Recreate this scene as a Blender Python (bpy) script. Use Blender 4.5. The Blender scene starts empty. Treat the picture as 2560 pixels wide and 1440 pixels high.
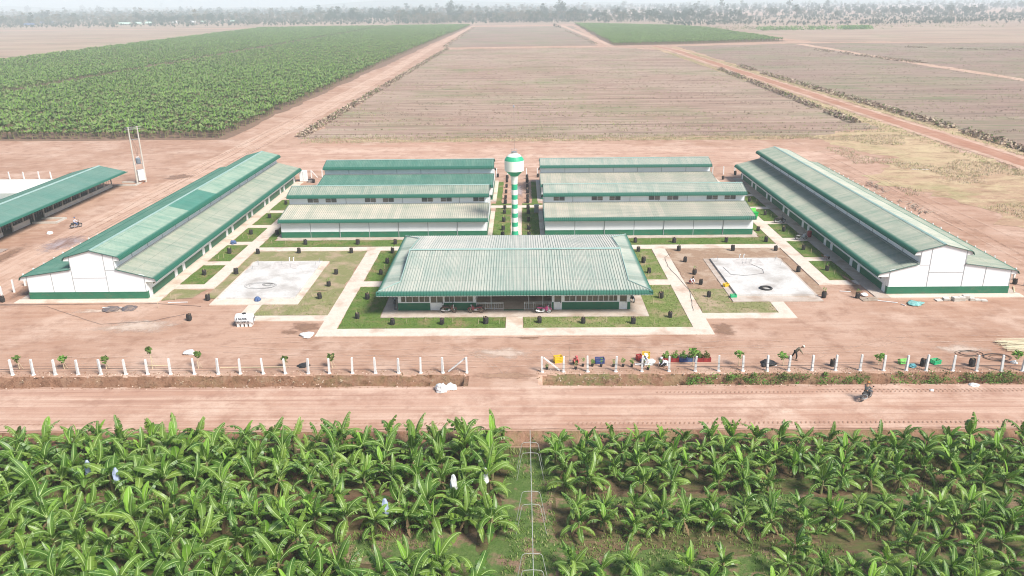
import bpy, bmesh, math, random
from mathutils import Vector, Matrix, noise
R = math.radians
random.seed(7)
scene = bpy.context.scene
col = scene.collection

# ------------------------------------------------------------------ camera
F_PX = 1970.0; PITCH = R(19.9); ROLL = 0.0115; YAW = 0.0148; CAM = Vector((1.06, 0, 36))
cyw, syw = math.cos(YAW), math.sin(YAW)
right0 = Vector((cyw, syw, 0))
fwd = Vector((-syw, cyw, 0)) * math.cos(PITCH) + Vector((0, 0, -math.sin(PITCH)))
up0 = right0.cross(fwd)
rgt = right0 * math.cos(ROLL) - up0 * math.sin(ROLL)
upv = up0 * math.cos(ROLL) + right0 * math.sin(ROLL)
cd = bpy.data.cameras.new('camera'); cam = bpy.data.objects.new('camera', cd); col.objects.link(cam)
cam.matrix_world = Matrix(((rgt.x, upv.x, -fwd.x, CAM.x), (rgt.y, upv.y, -fwd.y, CAM.y), (rgt.z, upv.z, -fwd.z, CAM.z), (0, 0, 0, 1)))
cd.sensor_width = 36; cd.lens = 36 * F_PX / 2560; cd.clip_start = 0.5; cd.clip_end = 20000
scene.camera = cam

# ------------------------------------------------------------------ light
SUN_EL, SUN_AZ = R(47), R(131)            # azimuth clockwise from +Y
w = bpy.data.worlds.new('World'); scene.world = w; w.use_nodes = True
nt = w.node_tree; bg = nt.nodes['Background']
sky = nt.nodes.new('ShaderNodeTexSky'); sky.sky_type = 'NISHITA'; sky.sun_disc = False
sky.sun_elevation = SUN_EL; sky.sun_rotation = SUN_AZ; sky.air_density = 1.0; sky.dust_density = 1.2; sky.ozone_density = 1.0
nt.links.new(sky.outputs[0], bg.inputs[0]); bg.inputs[1].default_value = 0.098
sl = bpy.data.lights.new('sun', 'SUN'); sl.energy = 4.2; sl.angle = R(17.0); sl.color = (1.0, 0.96, 0.90)
so = bpy.data.objects.new('sun', sl); col.objects.link(so)
sd = Vector((math.cos(SUN_EL) * math.sin(SUN_AZ), math.cos(SUN_EL) * math.cos(SUN_AZ), math.sin(SUN_EL)))
so.rotation_euler = sd.to_track_quat('Z', 'Y').to_euler(); so.location = (60, -30, 80)
scene.view_settings.view_transform = 'Standard'; scene.view_settings.look = 'None'
scene.view_settings.exposure = 0.68; scene.cycles.filter_width = 1.1; scene.view_settings.gamma = 1.0
scene.cycles.volume_bounces = 1; scene.cycles.max_bounces = 8; scene.cycles.transparent_max_bounces = 16

# ------------------------------------------------------------------ materials
def new_mat(name):
    m = bpy.data.materials.new(name); m.use_nodes = True
    n = m.node_tree; return m, n, n.nodes['Principled BSDF']
def rgba(c): return (c[0], c[1], c[2], 1)
class NT:
    def __init__(s, n): s.n = n
    def node(s, t, **k):
        x = s.n.nodes.new(t)
        for a, b in k.items(): setattr(x, a, b)
        return x
    def link(s, a, b): s.n.links.new(a, b)
    def coord(s, kind, stretch=(1, 1, 1), rot=0):
        if kind == 'pos': o = s.node('ShaderNodeNewGeometry').outputs['Position']
        elif kind == 'uv': o = s.node('ShaderNodeUVMap').outputs[0]
        else: o = s.node('ShaderNodeTexCoord').outputs['Object']
        m = s.node('ShaderNodeMapping'); m.inputs['Scale'].default_value = stretch
        m.inputs['Rotation'].default_value = (0, 0, rot)
        s.link(o, m.inputs['Vector']); return m.outputs[0]
    def noise(s, vec, scale, detail=4, rough=.6, lo=.35, hi=.65, dist=0):
        x = s.node('ShaderNodeTexNoise'); x.inputs['Scale'].default_value = scale; x.inputs['Detail'].default_value = detail
        x.inputs['Roughness'].default_value = rough; x.inputs['Distortion'].default_value = dist
        s.link(vec, x.inputs['Vector'])
        r = s.node('ShaderNodeMapRange'); r.inputs[1].default_value = lo; r.inputs[2].default_value = hi
        s.link(x.outputs[0], r.inputs[0]); return r.outputs[0]
    def mix(s, f, a, b):
        x = s.node('ShaderNodeMix', data_type='RGBA')
        for sock, v in ((x.inputs[0], f), (x.inputs[6], a), (x.inputs[7], b)):
            if hasattr(v, 'is_output') or isinstance(v, bpy.types.NodeSocket): s.link(v, sock)
            elif isinstance(v, (int, float)): sock.default_value = v
            else: sock.default_value = rgba(v)
        return x.outputs[2]
    def math(s, op, a, b=0.0, clamp=False):
        x = s.node('ShaderNodeMath', operation=op); x.use_clamp = clamp
        for sock, v in ((x.inputs[0], a), (x.inputs[1], b)):
            if isinstance(v, bpy.types.NodeSocket): s.link(v, sock)
            else: sock.default_value = v
        return x.outputs[0]
    def bump(s, h, strength, dist, bsdf):
        b = s.node('ShaderNodeBump'); b.inputs['Strength'].default_value = strength; b.inputs['Distance'].default_value = dist
        s.link(h, b.inputs['Height']); s.link(b.outputs[0], bsdf.inputs['Normal'])

def M(name, c1, c2=None, c3=None, scale=1.0, scale3=.15, stretch=(1, 1, 1), rough=.85, bump=0, bd=.03, kind='pos', metallic=0, lo=.35, hi=.65, lo3=.5, hi3=.62, transl=0, vary=None, spec=.3, fine=0):
    m, n, b = new_mat(name); t = NT(n)
    b.inputs['Roughness'].default_value = rough; b.inputs['Metallic'].default_value = metallic
    b.inputs['Specular IOR Level'].default_value = spec
    v = t.coord(kind, stretch); c = c1
    f = t.noise(v, scale, 6, .65, lo, hi)
    c = t.mix(f, c1, c2 if c2 else tuple(x * .86 for x in c1))
    if c3: c = t.mix(t.noise(v, scale3, 5, .6, lo3, hi3), c, c3)
    if fine:
        v2 = t.coord(kind, (1, 1, 1)); c = t.mix(t.math('MULTIPLY', t.noise(v2, fine, 5, .7, .35, .75), .45), c, tuple(x * .45 for x in c1))
    if vary:
        oi = t.node('ShaderNodeObjectInfo'); c = t.mix(t.math('POWER', oi.outputs['Random'], 1.7), c, t.mix(f, vary, tuple(x * .8 for x in vary)))
    if not isinstance(c, tuple): t.link(c, b.inputs['Base Color'])
    if bump: t.bump(t.noise(v, scale * 2.2, 8, .7, 0, 1), bump, bd, b)
    if transl:
        tr = t.node('ShaderNodeBsdfTranslucent'); t.link(c, tr.inputs[0]); mx = t.node('ShaderNodeMixShader')
        mx.inputs[0].default_value = transl; t.link(b.outputs[0], mx.inputs[1]); t.link(tr.outputs[0], mx.inputs[2])
        t.link(mx.outputs[0], n.nodes['Material Output'].inputs[0])
    return m

def dirt_mat(name, a, b_, pale, dark, rot=0, streak=(.03, 1, 1), amt=.6, wet=None):
    m, n, b = new_mat(name); t = NT(n); b.inputs['Roughness'].default_value = .95; b.inputs['Specular IOR Level'].default_value = .15
    v = t.coord('pos'); vs = t.coord('pos', streak, rot)
    c = t.mix(t.noise(v, .045, 6, .65, .40, .57), a, b_)
    c = t.mix(t.math('MULTIPLY', t.noise(v, .11, 6, .65, .5, .66), .8), c, pale)
    c = t.mix(t.math('MULTIPLY', t.noise(vs, .9, 7, .7, .45, .7), amt), c, pale)
    c = t.mix(t.math('MULTIPLY', t.noise(vs, 1.9, 7, .75, .5, .72), amt), c, dark)
    c = t.mix(t.math('MULTIPLY', t.noise(v, .33, 7, .7, .50, .68), .65), c, dark)
    c = t.mix(t.math('MULTIPLY', t.noise(v, 5, 5, .8, .45, .8), .35), c, dark)
    t.link(c, b.inputs['Base Color'])
    h = t.math('ADD', t.noise(v, 2.5, 8, .75, 0, 1), t.noise(vs, 3, 6, .7, 0, 1)); t.bump(h, .55, .10, b)
    return m

def rough_field_mat(name, soil, straw, green, dark, stretch=(.06, 1, 1), g_lo=.55, rs=.35, row=0):
    m, n, b = new_mat(name); t = NT(n); b.inputs['Roughness'].default_value = 1; b.inputs['Specular IOR Level'].default_value = .05
    v = t.coord('pos'); vs = t.coord('pos', stretch)
    c = t.mix(t.noise(v, .012, 5, .6, .4, .62), soil, tuple((x + y) / 2 for x, y in zip(soil, straw)))
    c = t.mix(t.math('MULTIPLY', t.noise(vs, rs, 8, .75, .46, .64), .85), c, straw)
    c = t.mix(t.math('MULTIPLY', t.noise(vs, rs * 1.4, 8, .8, .50, .64), .85), c, dark)
    if row:
        vr = t.coord('pos', (.012, 1, 1)); c = t.mix(t.math('MULTIPLY', t.noise(vr, .20, 5, .75, .50, .60), row * .7), c, dark)
        vr = t.coord('pos', (.02, 1, 1)); c = t.mix(t.math('MULTIPLY', t.noise(vr, .31, 5, .75, .52, .62), row * .6), c, straw)
    gm = t.math('MULTIPLY', t.noise(v, .02, 6, .7, g_lo - .07, g_lo + .12), t.noise(vs, rs * .8, 6, .75, .42, .6))
    c = t.mix(gm, c, green)
    c = t.mix(t.math('MULTIPLY', t.noise(v, 1.2, 6, .8, .5, .75), .4), c, dark)
    t.link(c, b.inputs['Base Color']); t.bump(t.noise(vs, rs * 3, 8, .8, 0, 1), .8, .35, b)
    return m

def roof_mat(name, green, dust, amount, dark=None, patch=0.0, eave=(.022, .115, .078)):
    # uv.x = metres along the ridge, uv.y = metres up from the eave lip
    m, n, b = new_mat(name); t = NT(n); b.inputs['Roughness'].default_value = .62; b.inputs['Specular IOR Level'].default_value = .3
    uv = t.node('ShaderNodeUVMap').outputs[0]; sp = t.node('ShaderNodeSeparateXYZ'); t.link(uv, sp.inputs[0])
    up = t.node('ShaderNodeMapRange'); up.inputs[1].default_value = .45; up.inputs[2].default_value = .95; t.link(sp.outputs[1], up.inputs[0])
    mp = t.node('ShaderNodeMapping'); mp.inputs['Scale'].default_value = (1.0, .16, 1); t.link(uv, mp.inputs[0])
    d = t.noise(mp.outputs[0], 1.6, 7, .7, .62 - amount * .5, .88 - amount * .5)
    mp2 = t.node('ShaderNodeMapping'); mp2.inputs['Scale'].default_value = (.2, .35, 1); t.link(uv, mp2.inputs[0])
    d2 = t.noise(mp2.outputs[0], .7, 5, .6, .3, .62)
    d = t.math('MULTIPLY', t.math('ADD', .30, t.math('ADD', t.math('MULTIPLY', d, .38), t.math('MULTIPLY', d2, .32))), up.outputs[0])
    wn = t.node('ShaderNodeTexWhiteNoise', noise_dimensions='1D'); t.link(t.math('FLOOR', t.math('MULTIPLY', sp.outputs[0], 1.03)), wn.inputs['W'])
    d = t.math('MULTIPLY', d, t.math('ADD', .88, t.math('MULTIPLY', wn.outputs[0], .24)), True)
    d = t.math('MULTIPLY', d, min(1.0, amount * 1.25), True)
    if patch:
        wp = t.node('ShaderNodeTexWhiteNoise', noise_dimensions='2D'); cx = t.node('ShaderNodeCombineXYZ')
        t.link(t.math('FLOOR', t.math('MULTIPLY', sp.outputs[0], .085)), cx.inputs[0]); t.link(cx.outputs[0], wp.inputs[0])
        d = t.math('MULTIPLY', d, t.math('ADD', t.math('GREATER_THAN', wp.outputs[0], patch), .25, True), True)
    g = t.mix(t.noise(mp2.outputs[0], 2.0, 5, .6, .3, .7), green, dark or tuple(x * .8 for x in green))
    c = t.mix(d, g, dust)
    # dark line along each rib foot: rib shading put into the colour, with dirt
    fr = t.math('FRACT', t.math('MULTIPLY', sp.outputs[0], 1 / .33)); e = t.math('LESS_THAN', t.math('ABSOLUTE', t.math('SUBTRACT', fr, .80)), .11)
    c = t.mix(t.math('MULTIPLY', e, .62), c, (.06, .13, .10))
    lp = t.math('LESS_THAN', t.math('FRACT', t.math('DIVIDE', sp.outputs[1], 3.55)), .022); c = t.mix(t.math('MULTIPLY', lp, .35), c, (.05, .10, .08))
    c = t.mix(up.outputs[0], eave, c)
    t.link(c, b.inputs['Base Color']); return m

DIRT = dirt_mat('red_dirt', (.37, .215, .145), (.45, .285, .205), (.55, .39, .30), (.24, .125, .08), streak=(.10, 1, 1), amt=.45)
ROADM = dirt_mat('road_dirt', (.49, .315, .235), (.43, .255, .18), (.63, .46, .355), (.30, .16, .11), streak=(.018, 1, 1), amt=.9)
TRACKM = dirt_mat('track_dirt', (.45, .28, .20), (.52, .345, .255), (.61, .45, .35), (.29, .16, .10), streak=(1, .018, 1), amt=.8)
REDROAD = dirt_mat('red_road', (.36, .17, .105), (.40, .205, .135), (.48, .30, .215), (.26, .12, .075), streak=(1, .018, 1), amt=.6)
FIELD = rough_field_mat('stubble_field', (.335, .215, .165), (.46, .36, .275), (.15, .20, .08), (.13, .083, .064), rs=.5, row=.7)
FIELD2 = rough_field_mat('grey_stubble_field', (.29, .19, .155), (.37, .29, .22), (.16, .20, .09), (.12, .085, .068), g_lo=.52, row=.45)
FARFIELD = rough_field_mat('far_field', (.34, .225, .17), (.42, .33, .24), (.16, .20, .10), (.18, .125, .095), stretch=(.02, .3, 1), g_lo=.6, rs=.1)
DRY = rough_field_mat('dry_grass_ground', (.42, .27, .18), (.56, .45, .27), (.30, .29, .13), (.24, .15, .09), stretch=(.6, 1, 1), g_lo=.56, rs=.25)
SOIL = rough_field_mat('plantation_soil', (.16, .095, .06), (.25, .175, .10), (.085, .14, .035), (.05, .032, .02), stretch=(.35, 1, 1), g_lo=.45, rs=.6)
FARSOIL = M('field_soil', (.24, .15, .10), (.17, .105, .07), scale=.6)
def lawn_mat(name, g1, g2, bare, lo3, hi3, s3=.35):
    return M(name, g1, g2, bare, scale=2.2, scale3=s3, rough=.95, bump=.9, bd=.08, lo3=lo3, hi3=hi3, spec=.1, fine=9)
LAWN = lawn_mat('lawn_grass', (.095, .155, .035), (.14, .20, .05), (.26, .20, .10), .49, .68)
LANE = M('lane_grass', (.085, .15, .035), (.14, .19, .06), (.28, .18, .12), scale=1.6, scale3=.55, rough=1, bump=1, bd=.15, lo3=.5, hi3=.6, spec=.1, fine=7)
LAWN_DULL = lawn_mat('dull_lawn', (.22, .225, .09), (.27, .25, .12), (.42, .31, .21), .46, .62)
LAWN_BARE = lawn_mat('bare_ground', (.38, .255, .175), (.31, .20, .13), (.45, .33, .24), .5, .6)
LAWN_DRY = lawn_mat('drying_lawn', (.13, .19, .045), (.22, .24, .085), (.33, .26, .15), .48, .64)
CONC = M('pale_concrete', (.70, .60, .50), (.62, .52, .42), (.50, .36, .27), scale=.9, scale3=.28, rough=.9, lo3=.52, hi3=.66, bump=.15, fine=6)
CONC2 = M('slab_concrete', (.66, .63, .59), (.58, .55, .51), (.42, .38, .34), scale=.35, scale3=.30, rough=.8, lo3=.48, hi3=.68, fine=3)
APRON = M('apron_concrete', (.56, .48, .41), (.46, .37, .30), (.38, .28, .21), scale=.7, scale3=.3, rough=.9, lo3=.5, hi3=.66, fine=5)
WHITE = M('white_panel', (.80, .81, .81), (.75, .76, .76), scale=.25, rough=.45)
WHITE_SH = M('clerestory_panel', (.76, .78, .79), (.70, .72, .73), scale=.5, rough=.5)
GREEN = M('green_wainscot', (.024, .13, .072), (.032, .155, .085), (.12, .13, .085), scale=.8, scale3=1.1, stretch=(1, 1, 2.2), lo3=.56, hi3=.85, rough=.45)
JOINT = M('grey_joint', (.36, .37, .37), (.30, .31, .31), scale=2, rough=.6)
TRIM = M('dark_green_trim', (.03, .085, .065), (.045, .10, .08), scale=2, rough=.5)
FLASH = M('grey_flashing', (.28, .29, .27), (.22, .25, .22), scale=.6, rough=.7)
CAP = M('pale_green_cap', (.22, .35, .31), (.30, .40, .36), scale=.8, rough=.8)
DUST = (.56, .51, .41)
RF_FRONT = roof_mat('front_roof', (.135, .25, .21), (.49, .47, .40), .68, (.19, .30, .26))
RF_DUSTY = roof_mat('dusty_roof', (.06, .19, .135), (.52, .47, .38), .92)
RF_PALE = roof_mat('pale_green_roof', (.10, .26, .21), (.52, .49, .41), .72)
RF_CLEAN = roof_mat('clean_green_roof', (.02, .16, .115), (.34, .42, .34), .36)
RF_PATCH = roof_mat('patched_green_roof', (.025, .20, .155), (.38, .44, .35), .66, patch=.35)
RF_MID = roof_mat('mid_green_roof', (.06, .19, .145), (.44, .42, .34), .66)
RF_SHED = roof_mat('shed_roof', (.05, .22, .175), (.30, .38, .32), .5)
GLASS = M('dark_glass', (.055, .06, .062), (.10, .10, .10), scale=1.5, rough=.12, spec=.6)
GLASS2 = M('brown_glass', (.16, .135, .115), (.11, .10, .09), scale=1.5, rough=.2, spec=.6)
DARK = M('dark_interior', (.13, .10, .08), (.09, .07, .055), scale=1)
WPAINT = M('white_paint', (.80, .81, .80), scale=2, rough=.5)
TGREEN = M('tower_green', (.03, .38, .20), (.035, .35, .18), scale=.7, rough=.4)
TWHITE = M('tower_white', (.78, .80, .70), (.74, .76, .66), scale=.7, rough=.45)
BLACKP = M('black_plastic', (.022, .022, .024), (.05, .045, .04), scale=6, rough=.55, kind='obj', bump=.6, bd=.05)
WOODP = M('pale_wood', (.62, .52, .34), (.5, .4, .25), scale=8, kind='obj')
BROWNW = M('grey_wood', (.38, .30, .23), (.26, .20, .15), scale=5, kind='obj')
METAL = M('grey_metal', (.42, .43, .43), (.34, .34, .34), scale=5, rough=.45, metallic=.6, kind='obj')
DMETAL = M('dark_metal', (.07, .07, .075), scale=5, rough=.4, metallic=.6, kind='obj')
CHROME = M('bright_metal', (.7, .7, .7), scale=5, rough=.25, metallic=.8, kind='obj')
RUBBER = M('rubber', (.035, .033, .032), (.08, .06, .05), scale=9, kind='obj')
POSTM = M('post_concrete', (.74, .73, .70), (.62, .60, .57), scale=3, rough=.9)
POLEM = M('pole_concrete', (.52, .48, .42), (.44, .40, .34), scale=1.5, rough=.9)
def flat(name, c, rough=.5, **k): return M(name, c, tuple(x * .82 for x in c), scale=3, rough=rough, kind='obj', **k)
YELLOW = flat('yellow_plastic', (.75, .50, .03)); RED = flat('red_plastic', (.36, .045, .045)); BLUE = flat('blue_plastic', (.055, .085, .24))
LIME = flat('lime_plastic', (.14, .50, .08)); GRN = flat('green_plastic', (.03, .48, .20)); BING = flat('bin_green', (.01, .35, .06))
CYAN = flat('cyan_cloth', (.15, .42, .45)); TEALT = M('teal_tarp', (.07, .30, .28), (.30, .50, .46), scale=4, kind='obj', bump=.8, bd=.08); WSACK = flat('white_sack', (.78, .78, .76), bump=.8, bd=.05)
NAVYT = M('navy_tarp', (.07, .075, .10), (.25, .18, .14), scale=2.5, kind='obj', bump=.8, bd=.08); BLUEM = flat('blue_tank', (.08, .13, .26)); PINK = flat('pink_paint', (.45, .06, .18))
LEAF = M('banana_leaf', (.048, .13, .016), (.12, .225, .03), scale=1.3, rough=.40, kind='obj', transl=.28, vary=(.23, .35, .055), spec=.45)
YOUNG = M('young_banana_leaf', (.26, .50, .05), (.34, .56, .08), scale=1.3, rough=.4, kind='obj', transl=.42, vary=(.22, .42, .06))
MIDRIB = M('leaf_midrib', (.42, .55, .20), (.36, .46, .18), scale=2, kind='obj')
DEADL = M('dead_leaf', (.30, .21, .11), (.20, .13, .07), scale=3, kind='obj', transl=.15)
STEM = M('banana_stem', (.20, .22, .08), (.13, .10, .05), (.28, .20, .11), scale=3, scale3=2, kind='obj')
FARLEAF = M('far_banana_leaf', (.10, .175, .045), (.15, .235, .06), scale=.5, rough=.5, transl=.15, vary=(.26, .33, .11), kind='obj')
SHRUB = M('shrub_leaf', (.09, .16, .035), (.15, .22, .05), (.22, .20, .08), scale=2.5, scale3=.8, transl=.2)
SHRUB2 = M('bright_shrub_leaf', (.12, .27, .05), (.19, .33, .06), scale=3, transl=.2)
STRAW = M('straw', (.46, .375, .27), (.38, .295, .20), scale=2)
STRAWG = M('green_straw', (.24, .27, .10), (.34, .33, .15), scale=.3)
GRASSB = M('grass_blades', (.13, .23, .04), (.20, .29, .06), scale=1.4, transl=.2)
BARK = M('bark', (.20, .16, .13), (.28, .23, .18), scale=.4)
CROWN1 = M('tree_crown', (.04, .07, .045), (.07, .105, .06), scale=.15, transl=.1, kind='obj')
CROWN2 = M('dry_crown', (.20, .17, .11), (.14, .13, .08), scale=.15, kind='obj')
CROWN3 = M('light_crown', (.06, .085, .04), (.10, .12, .06), scale=.15, kind='obj')
RUBBLE = M('uprooted_debris', (.27, .185, .14), (.14, .09, .065), (.42, .33, .26), scale=.7, scale3=.5)
WATER = M('pond_water', (.20, .22, .17), (.17, .20, .15), scale=.2, rough=.15, spec=.6)
LINER = M('pond_liner', (.62, .62, .58), (.52, .51, .46), scale=.2, rough=.6, bump=.4, bd=.2)
SKIN = flat('skin', (.42, .24, .15), .6); CLOTH_G = flat('grey_cloth', (.14, .15, .14), .9); CLOTH_K = flat('black_cloth', (.03, .028, .028), .9)
CLOTH_B = flat('brown_camo_cloth', (.22, .19, .13), .9); HATM = flat('pale_hat', (.72, .68, .58), .9); HAIR = flat('dark_hair', (.03, .025, .02)); CLOTH_W = flat('white_cloth', (.66, .66, .70), .9)
CLOTH_R = flat('red_cloth', (.55, .12, .12), .9); CAPR = flat('tan_cap', (.50, .22, .08), .9); CLOTH_BL = flat('blue_cloth', (.12, .18, .34), .9)

# ------------------------------------------------------------------ mesh builder
class MB:
    def __init__(s): s.v = []; s.f = []; s.m = []; s.uv = None
    def add(s, vs, fs, mi=0):
        o = len(s.v); s.v += [tuple(p) for p in vs]; s.f += [tuple(i + o for i in f) for f in fs]; s.m += [mi] * len(fs)
        return s
    def box(s, x0, x1, y0, y1, z0, z1, mi=0):
        return s.add([(x0, y0, z0), (x1, y0, z0), (x1, y1, z0), (x0, y1, z0), (x0, y0, z1), (x1, y0, z1), (x1, y1, z1), (x0, y1, z1)],
                     [(0, 3, 2, 1), (4, 5, 6, 7), (0, 1, 5, 4), (1, 2, 6, 5), (2, 3, 7, 6), (3, 0, 4, 7)], mi)
    def cbox(s, c, d, mi=0, M_=None):
        o = len(s.v); x, y, z = d[0] / 2, d[1] / 2, d[2] / 2
        s.box(-x, x, -y, y, -z, z, mi)
        T = Matrix.Translation(c) @ (M_ or Matrix())
        for i in range(o, len(s.v)): s.v[i] = tuple(T @ Vector(s.v[i]))
        return s
    def tube(s, pts, r, n=6, mi=0, cap=True):
        pts = [Vector(p) for p in pts]; rs = r if isinstance(r, (list, tuple)) else [r] * len(pts); o = len(s.v); ref = None
        for i, p in enumerate(pts):
            d = (pts[min(i + 1, len(pts) - 1)] - pts[max(i - 1, 0)]).normalized()
            if ref is None: ref = d.orthogonal().normalized()
            a = (ref - d * ref.dot(d)); a = a.normalized() if a.length > 1e-6 else d.orthogonal().normalized()
            ref = a; b = d.cross(a)
            for k in range(n):
                t = 2 * math.pi * k / n; s.v.append(tuple(p + (a * math.cos(t) + b * math.sin(t)) * rs[i]))
        for i in range(len(pts) - 1):
            for k in range(n):
                s.f.append((o + i * n + k, o + i * n + (k + 1) % n, o + (i + 1) * n + (k + 1) % n, o + (i + 1) * n + k)); s.m.append(mi)
        if cap:
            s.f.append(tuple(o + k for k in range(n))[::-1]); s.m.append(mi)
            e = o + (len(pts) - 1) * n; s.f.append(tuple(e + k for k in range(n))); s.m.append(mi)
        return s
    def lathe(s, prof, n=24, c=(0, 0), mats=None):
        o = len(s.v)
        for r_, z in prof:
            for k in range(n):
                t = 2 * math.pi * k / n; s.v.append((c[0] + r_ * math.cos(t), c[1] + r_ * math.sin(t), z))
        for i in range(len(prof) - 1):
            for k in range(n):
                s.f.append((o + i * n + k, o + i * n + (k + 1) % n, o + (i + 1) * n + (k + 1) % n, o + (i + 1) * n + k)); s.m.append(mats[i] if mats else 0)
        s.f.append(tuple(o + k for k in range(n))[::-1]); s.m.append(mats[0] if mats else 0)
        e = o + (len(prof) - 1) * n; s.f.append(tuple(e + k for k in range(n))); s.m.append(mats[-1] if mats else 0)
        return s
    def prism(s, poly, fn0, fn1, mi=0):
        n = len(poly); vs = [fn0(p) for p in poly] + [fn1(p) for p in poly]
        fs = [tuple(range(n)), tuple(range(n, 2 * n))[::-1]] + [(i, (i + 1) % n, n + (i + 1) % n, n + i) for i in range(n)]
        return s.add(vs, fs, mi)
    def xf(s, T):
        s.v = [tuple(T @ Vector(p)) for p in s.v]; return s
    def build(s, name, mats, parent=None, smooth=False, fix=False):
        me = bpy.data.meshes.new(name); me.from_pydata(s.v, [], s.f)
        mats = mats if isinstance(mats, (list, tuple)) else [mats]
        for m in mats: me.materials.append(m)
        me.polygons.foreach_set('material_index', s.m)
        if smooth: me.polygons.foreach_set('use_smooth', [True] * len(s.f))
        if s.uv:
            ul = me.uv_layers.new(name='UVMap')
            lv = [0] * len(me.loops); me.loops.foreach_get('vertex_index', lv)
            flatuv = []
            for i in lv: flatuv += s.uv[i]
            ul.data.foreach_set('uv', flatuv)
        if fix:
            bm = bmesh.new(); bm.from_mesh(me); bmesh.ops.recalc_face_normals(bm, faces=bm.faces); bm.to_mesh(me); bm.free()
        me.update()
        o = bpy.data.objects.new(name, me); col.objects.link(o)
        if parent: o.parent = parent
        return o
def tag(o, label=None, cat=None, group=None, kind=None):
    if label: o['label'] = label
    if cat: o['category'] = cat
    if group: o['group'] = group
    if kind: o['kind'] = kind
    return o
def thing(name, label, cat, loc=(0, 0, 0), rz=0, group=None):
    o = bpy.data.objects.new(name, None); o.empty_display_size = .3; col.objects.link(o)
    o.location = loc; o.rotation_euler = (0, 0, rz); return tag(o, label, cat, group)
def dup(root, loc, rz=0, label=None, group=None, sc=1.0):
    r = root.copy(); col.objects.link(r); r.location = loc; r.rotation_euler = (0, 0, rz); r.scale = (sc,) * 3
    if label: r['label'] = label
    if group: r['group'] = group
    for ch in list(root.children):
        c = ch.copy(); col.objects.link(c); c.parent = r
        for g in list(ch.children):
            d = g.copy(); col.objects.link(d); d.parent = c
    return r
def ordn(k):
    return {1: 'first', 2: 'second', 3: 'third', 4: 'fourth', 5: 'fifth', 6: 'sixth', 7: 'seventh', 8: 'eighth', 9: 'ninth', 10: 'tenth'}.get(k, '%d%s' % (k, 'st' if k % 10 == 1 and k != 11 else 'nd' if k % 10 == 2 and k != 12 else 'rd' if k % 10 == 3 and k != 13 else 'th'))
def rnd(a, b): return random.uniform(a, b)
def nz(x, y, s=1.0, o=0.0): return noise.noise(Vector((x * s + o, y * s - o, o * .7)))

# ------------------------------------------------------------------ ground sheets
def terrain_z(x, y):
    z = 0.0
    e0 = 61.75 + .25 * nz(x, 0, .35, 3); e1 = 60.5 + .3 * nz(x, 0, .5, 9)
    if y < e0: z = -.6 if y < e1 else -.6 * (e0 - y) / (e0 - e1) 
    if (x < -4.9 or x > 2.7) and -140 < x < 140:
        k = min(1, max(0, (-x - 4.9) / .8 if x < 0 else (x - 2.7) / .8))
        a = 70.75 + .3 * nz(x, 0, .3, 21) + .12 * nz(x, 0, 1.3, 4); b = 73.25 + .22 * nz(x, 0, .5, 31)
        if a < y < b:
            d = min((y - a) / .25, (b - y) / .75, 1); z = -1.35 * k * max(0, d) * (1 + .15 * nz(x, y, 1.2))
    if -152 < x < -96 and 128 < y < 171.6: z = -4.2
    if y < 70.6 and y > 61.9: z += .05 * nz(x, y, .25) * min(1, (70.6 - y)) * min(1, y - 61.9)
    return z
def frange(a, b, s):
    o = []; 
    while a < b - 1e-6: o.append(a); a += s
    return o
xs = [-9000, -5000, -3000, -1500, -800, -400, -250] + frange(-160, -96, 8) + frange(-96, 96, .5) + [96, 100, 104, 110, 120, 140, 142, 250, 400, 800, 1500, 3000, 5000, 9000]
xs = sorted(set([round(x, 3) for x in xs] + [-152.01, -151.99, -96.01, -95.99]))
ys = [-200, 0, 20] + frange(30, 59.5, 1.5) + frange(59.5, 62.5, .15) + frange(62.5, 70.2, .5) + frange(70.2, 74, .12) + frange(74, 80, 1) + [80, 95, 110, 127.99, 128.01, 150, 171.59, 171.61, 200, 260, 400, 700, 1100, 1800, 3000, 6000, 9500]
g = MB()
for y in ys:
    for x in xs: g.v.append((x, y, terrain_z(x, y)))
nx = len(xs)
for j in range(len(ys) - 1):
    for i in range(nx - 1):
        a = j * nx + i; g.f.append((a, a + 1, a + 1 + nx, a + nx)); g.m.append(1 if (70.4 < ys[j] < 73.3 and -140 < xs[i] < 140 and min(g.v[a][2], g.v[a + nx][2]) < -.08) or 60.2 < ys[j] < 61.8 else 0)
DITCH = rough_field_mat('eroded_bank', (.30, .155, .095), (.38, .24, .16), (.20, .20, .08), (.13, .065, .04), stretch=(.8, .3, 1), g_lo=.5, rs=1.2)
tag(g.build('ground', [DIRT, DITCH], smooth=False), kind='structure')

def sheet(name, pts, z, mat, jit=.25, step=1.5, kind='structure', seed=0):
    out = []; n = len(pts)
    for i in range(n):
        a = Vector(pts[i]); b = Vector(pts[(i + 1) % n]); L = (b - a).length; k = max(1, min(240, int(L / step)))
        nrm = Vector((-(b - a).y, (b - a).x)).normalized() if L else Vector((0, 0))
        for q in range(k):
            p = a.lerp(b, q / k)
            if q and jit: p = p + nrm * jit * (nz(p.x, p.y, .9 / max(step, .5), seed) * 1.5 + nz(p.x, p.y, .25 / max(step, .5), seed + 5) * 1.8)
            out.append((p.x, p.y, z))
    bm = bmesh.new(); f = bm.faces.new([bm.verts.new(p) for p in out]); f.normal_update()
    if f.normal.z < 0: bmesh.ops.reverse_faces(bm, faces=[f])
    bmesh.ops.triangulate(bm, faces=bm.faces[:]); me = bpy.data.meshes.new(name); bm.to_mesh(me); bm.free(); me.materials.append(mat)
    o = bpy.data.objects.new(name, me); col.objects.link(o); o['kind'] = kind; return o
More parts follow.
